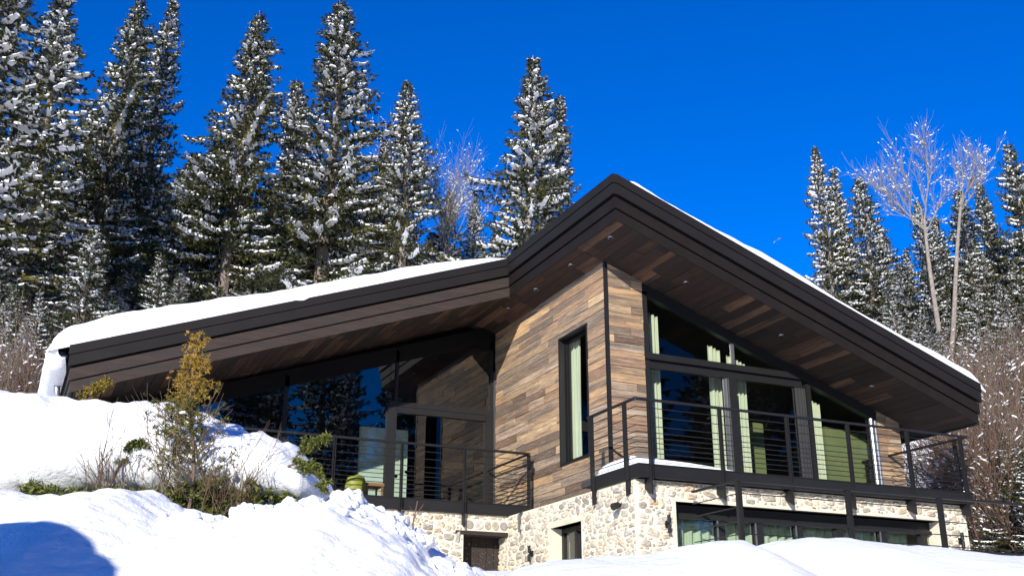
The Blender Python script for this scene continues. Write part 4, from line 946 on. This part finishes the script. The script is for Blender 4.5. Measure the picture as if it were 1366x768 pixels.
# bare broadleaf trees
def bare_tree(px, ytop, ybase, v, label, fork, seed, crownw, blobs_p=.22):
    global rng
    rng = np.random.default_rng(seed); random.seed(seed)
    T = atV(px, ytop, v); B = atV(px+fork[1], ybase, v); g = float(G(np.float64(B[0]), np.float64(B[1]))); B[2] = min(B[2], g-.2)
    H = T[2]-B[2]; r = empty('bare_tree', tuple(B), label, 'tree'); m = MB(); bl = []
    fk = B+(T-B)*fork[0]; P = [B+(fk-B)*t+rt*.12*math.sin(t*5)*(1-t) for t in np.linspace(0, 1, 8)]
    m.tube(P, list(np.linspace(.13, .06, 8)), 8); m.build('trunk', 'barkl', r)
    m = MB(); L0 = (H*(1-fork[0]))
    for i, (dx, ln) in enumerate(crownw):
        d = (T-fk)/np.linalg.norm(T-fk)+rt*dx+fh*random.uniform(-.25, .25); d /= np.linalg.norm(d)
        branchy(m, P[-1]-[0, 0, random.uniform(0, .8)], d, L0*ln*.36, .038, 4, .5, 5, bl, .13, blobs_p)
    m.build('crown', 'greytwig', r); m2 = MB(); blobmesh(m2, bl, .025, .05); m2.build('snow_cover', 'snow', r, True)
    rng = np.random.default_rng(seed+1)
bare_tree(1216, 150, 480, 44, 'tall bare tree with pale trunk and wide twiggy crown rising above the right-hand wood', (.60, 38), 21, [(-.75, .8), (-.45, .9), (-.1, 1), (.25, .85), (.55, .75)], .12)
bare_tree(1290, 165, 480, 46, 'thinner bare tree with sparse upright crown right of the tall bare one', (.70, -32), 33, [(-.2, .9), (.15, 1), (.6, .8)], .12)
bare_tree(598, 168, 420, 56, 'bare frosted tree with fine upright twigs left of the central sky gap', (.30, 0), 41, [(-.35, .9), (-.12, 1), (.1, 1), (.35, .9), (.0, .8), (-.2, .7)], .2)
bare_tree(506, 150, 420, 54, 'bare snow-dusted tree between the tallest central spruce and the pale-trunked one', (.40, -20), 47, [(-.2, .9), (.1, 1), (.3, .9), (0, .8)], .35)
# shrubs on the slopes ------------------------------------------------------
random.seed(5); rng = np.random.default_rng(5)
SH = []
for k in range(4):
    m = MB(); bl = []
    for i in range(16):
        d = np.array([random.uniform(-.5, .5), random.uniform(-.5, .5), 1.0]); d /= np.linalg.norm(d)
        branchy(m, [random.uniform(-.5, .5), random.uniform(-.5, .5), -.1], d, random.uniform(.6, 1.2), .014, 3, .5, 4, bl, .12, .08)
    m2 = MB(); blobmesh(m2, bl, .012, .032); SH.append([build2('brush', [(m, 'twig' if k % 3 else 'twigl'), (m2, 'snow')], keep=True), False])
def shrub(px, v, s_, label, grp, py=None):
    q = atV(px, 600, v); x, y = q[0], q[1]; g = float(G(np.float64(x), np.float64(y)))
    k = random.randrange(4); src, used = SH[k]; o = src if not used else copy_tree(src); SH[k][1] = True
    o.location = (x, y, g); o.scale = (s_, s_, s_*random.uniform(.8, 1.3)); o.rotation_euler = (0, 0, random.uniform(0, 6.28))
    for k_ in ('label', 'group', 'category'):
        if k_ in o: del o[k_]
    tag(o, label, 'shrub', grp)
for i in range(40):
    v = 21+9*random.random(); shrub(random.uniform(1275, 1400) if v > 26 else random.uniform(1255, 1420), v, random.uniform(.7, 1.5)*(1+(v-22)/50), 'twiggy brown shrub dusted with snow on the slope right of the chalet', 'brush on the right-hand slope')
for i in range(22):
    v = 21+4*random.random(); shrub(random.uniform(-60, 95), v, random.uniform(.8, 1.4), 'twiggy brown shrub dusted with snow on the slope left of the chalet', 'brush on the left-hand slope')
# green young conifers on the right slope
for i, (px, yt, v, hw, lab) in enumerate([(1345, 470, 27, 40, 'green young conifer behind the right end of the roof'), (1335, 575, 21.5, 34, 'green young conifer low beside the side railing of the right balcony'), (1372, 590, 20, 40, 'green young conifer cut by the right edge above the guardrail'), (1318, 515, 31, 22, 'slim green conifer just outside the right roof corner'), (1300, 610, 24, 22, 'small green conifer seen through the side railing of the right balcony'), (1362, 520, 24, 34, 'green young conifer at the right edge level with the roof corner')]):
    tree('c' if i % 2 else 'a', px, yt, v, lab, 'young green conifers on the right', hw)

# paraglider ------------------------------------------------------------
pg = ray(1037, 323)*1100.0
pgo = empty('paraglider', tuple(pg), 'tiny paraglider with white and green wing in the blue sky above the right roof', 'paraglider')
M['sail'] = plain('sail_white', (.75, .9, .85), .5); M['sailg'] = plain('sail_green', (.02, .22, .10), .5); M['suit'] = plain('dark_suit', (.02, .02, .05), .7)
def wing(t0, t1, mname):
    V = []; n = 10
    for i in range(n+1):
        t = t0+(t1-t0)*i/n; a = (t-.5)*2.0
        ax_ = rt*.85+np.array([0, 0, .55]); ct = pg+ax_*math.sin(a)*5.6+np.array([0, 0, 1])*math.cos(a)*2.6
        ch_ = 3.4*math.cos(a*1.2)**.5
        for q, zz in ((-.5, 0), (-.2, .35), (.5, 0), (0, -.1)): V.append(ct+fh*ch_*q+up*zz+rt*0)
    m = MB(); m.add(V, [(i*4+j, i*4+(j+1) % 4, (i+1)*4+(j+1) % 4, (i+1)*4+j) for i in range(n) for j in range(4)]+[(0, 1, 2, 3), (n*4+3, n*4+2, n*4+1, n*4)]); m.build('wing', mname, pgo)
wing(.5, 1, 'sail'); wing(.22, .5, 'sailg'); wing(0, .22, 'sail')
m = MB(); m.tube([pg+[0, 0, -4.2], pg+[0, 0, -3.9], pg+[0, 0, -3.3], pg+[0, 0, -3.0], pg+[0, 0, -2.8]], [.2, .45, .42, .22, .12], 8)
o = m.build('person', 'suit'); tag(o, 'tiny paraglider pilot in dark clothing hanging below the wing', 'person')
m = MB()
for s_ in (-3.4, -1.5, 1.5, 3.4):
    m.tube([pg+[0, 0, -3.2], pg+rt*s_*.8+np.array([0, 0, s_*.5+1.4])], .02, 4)
m.build('lines', 'black', pgo)

for o in bpy.data.objects:
    if '_o' in o: del o['_o']
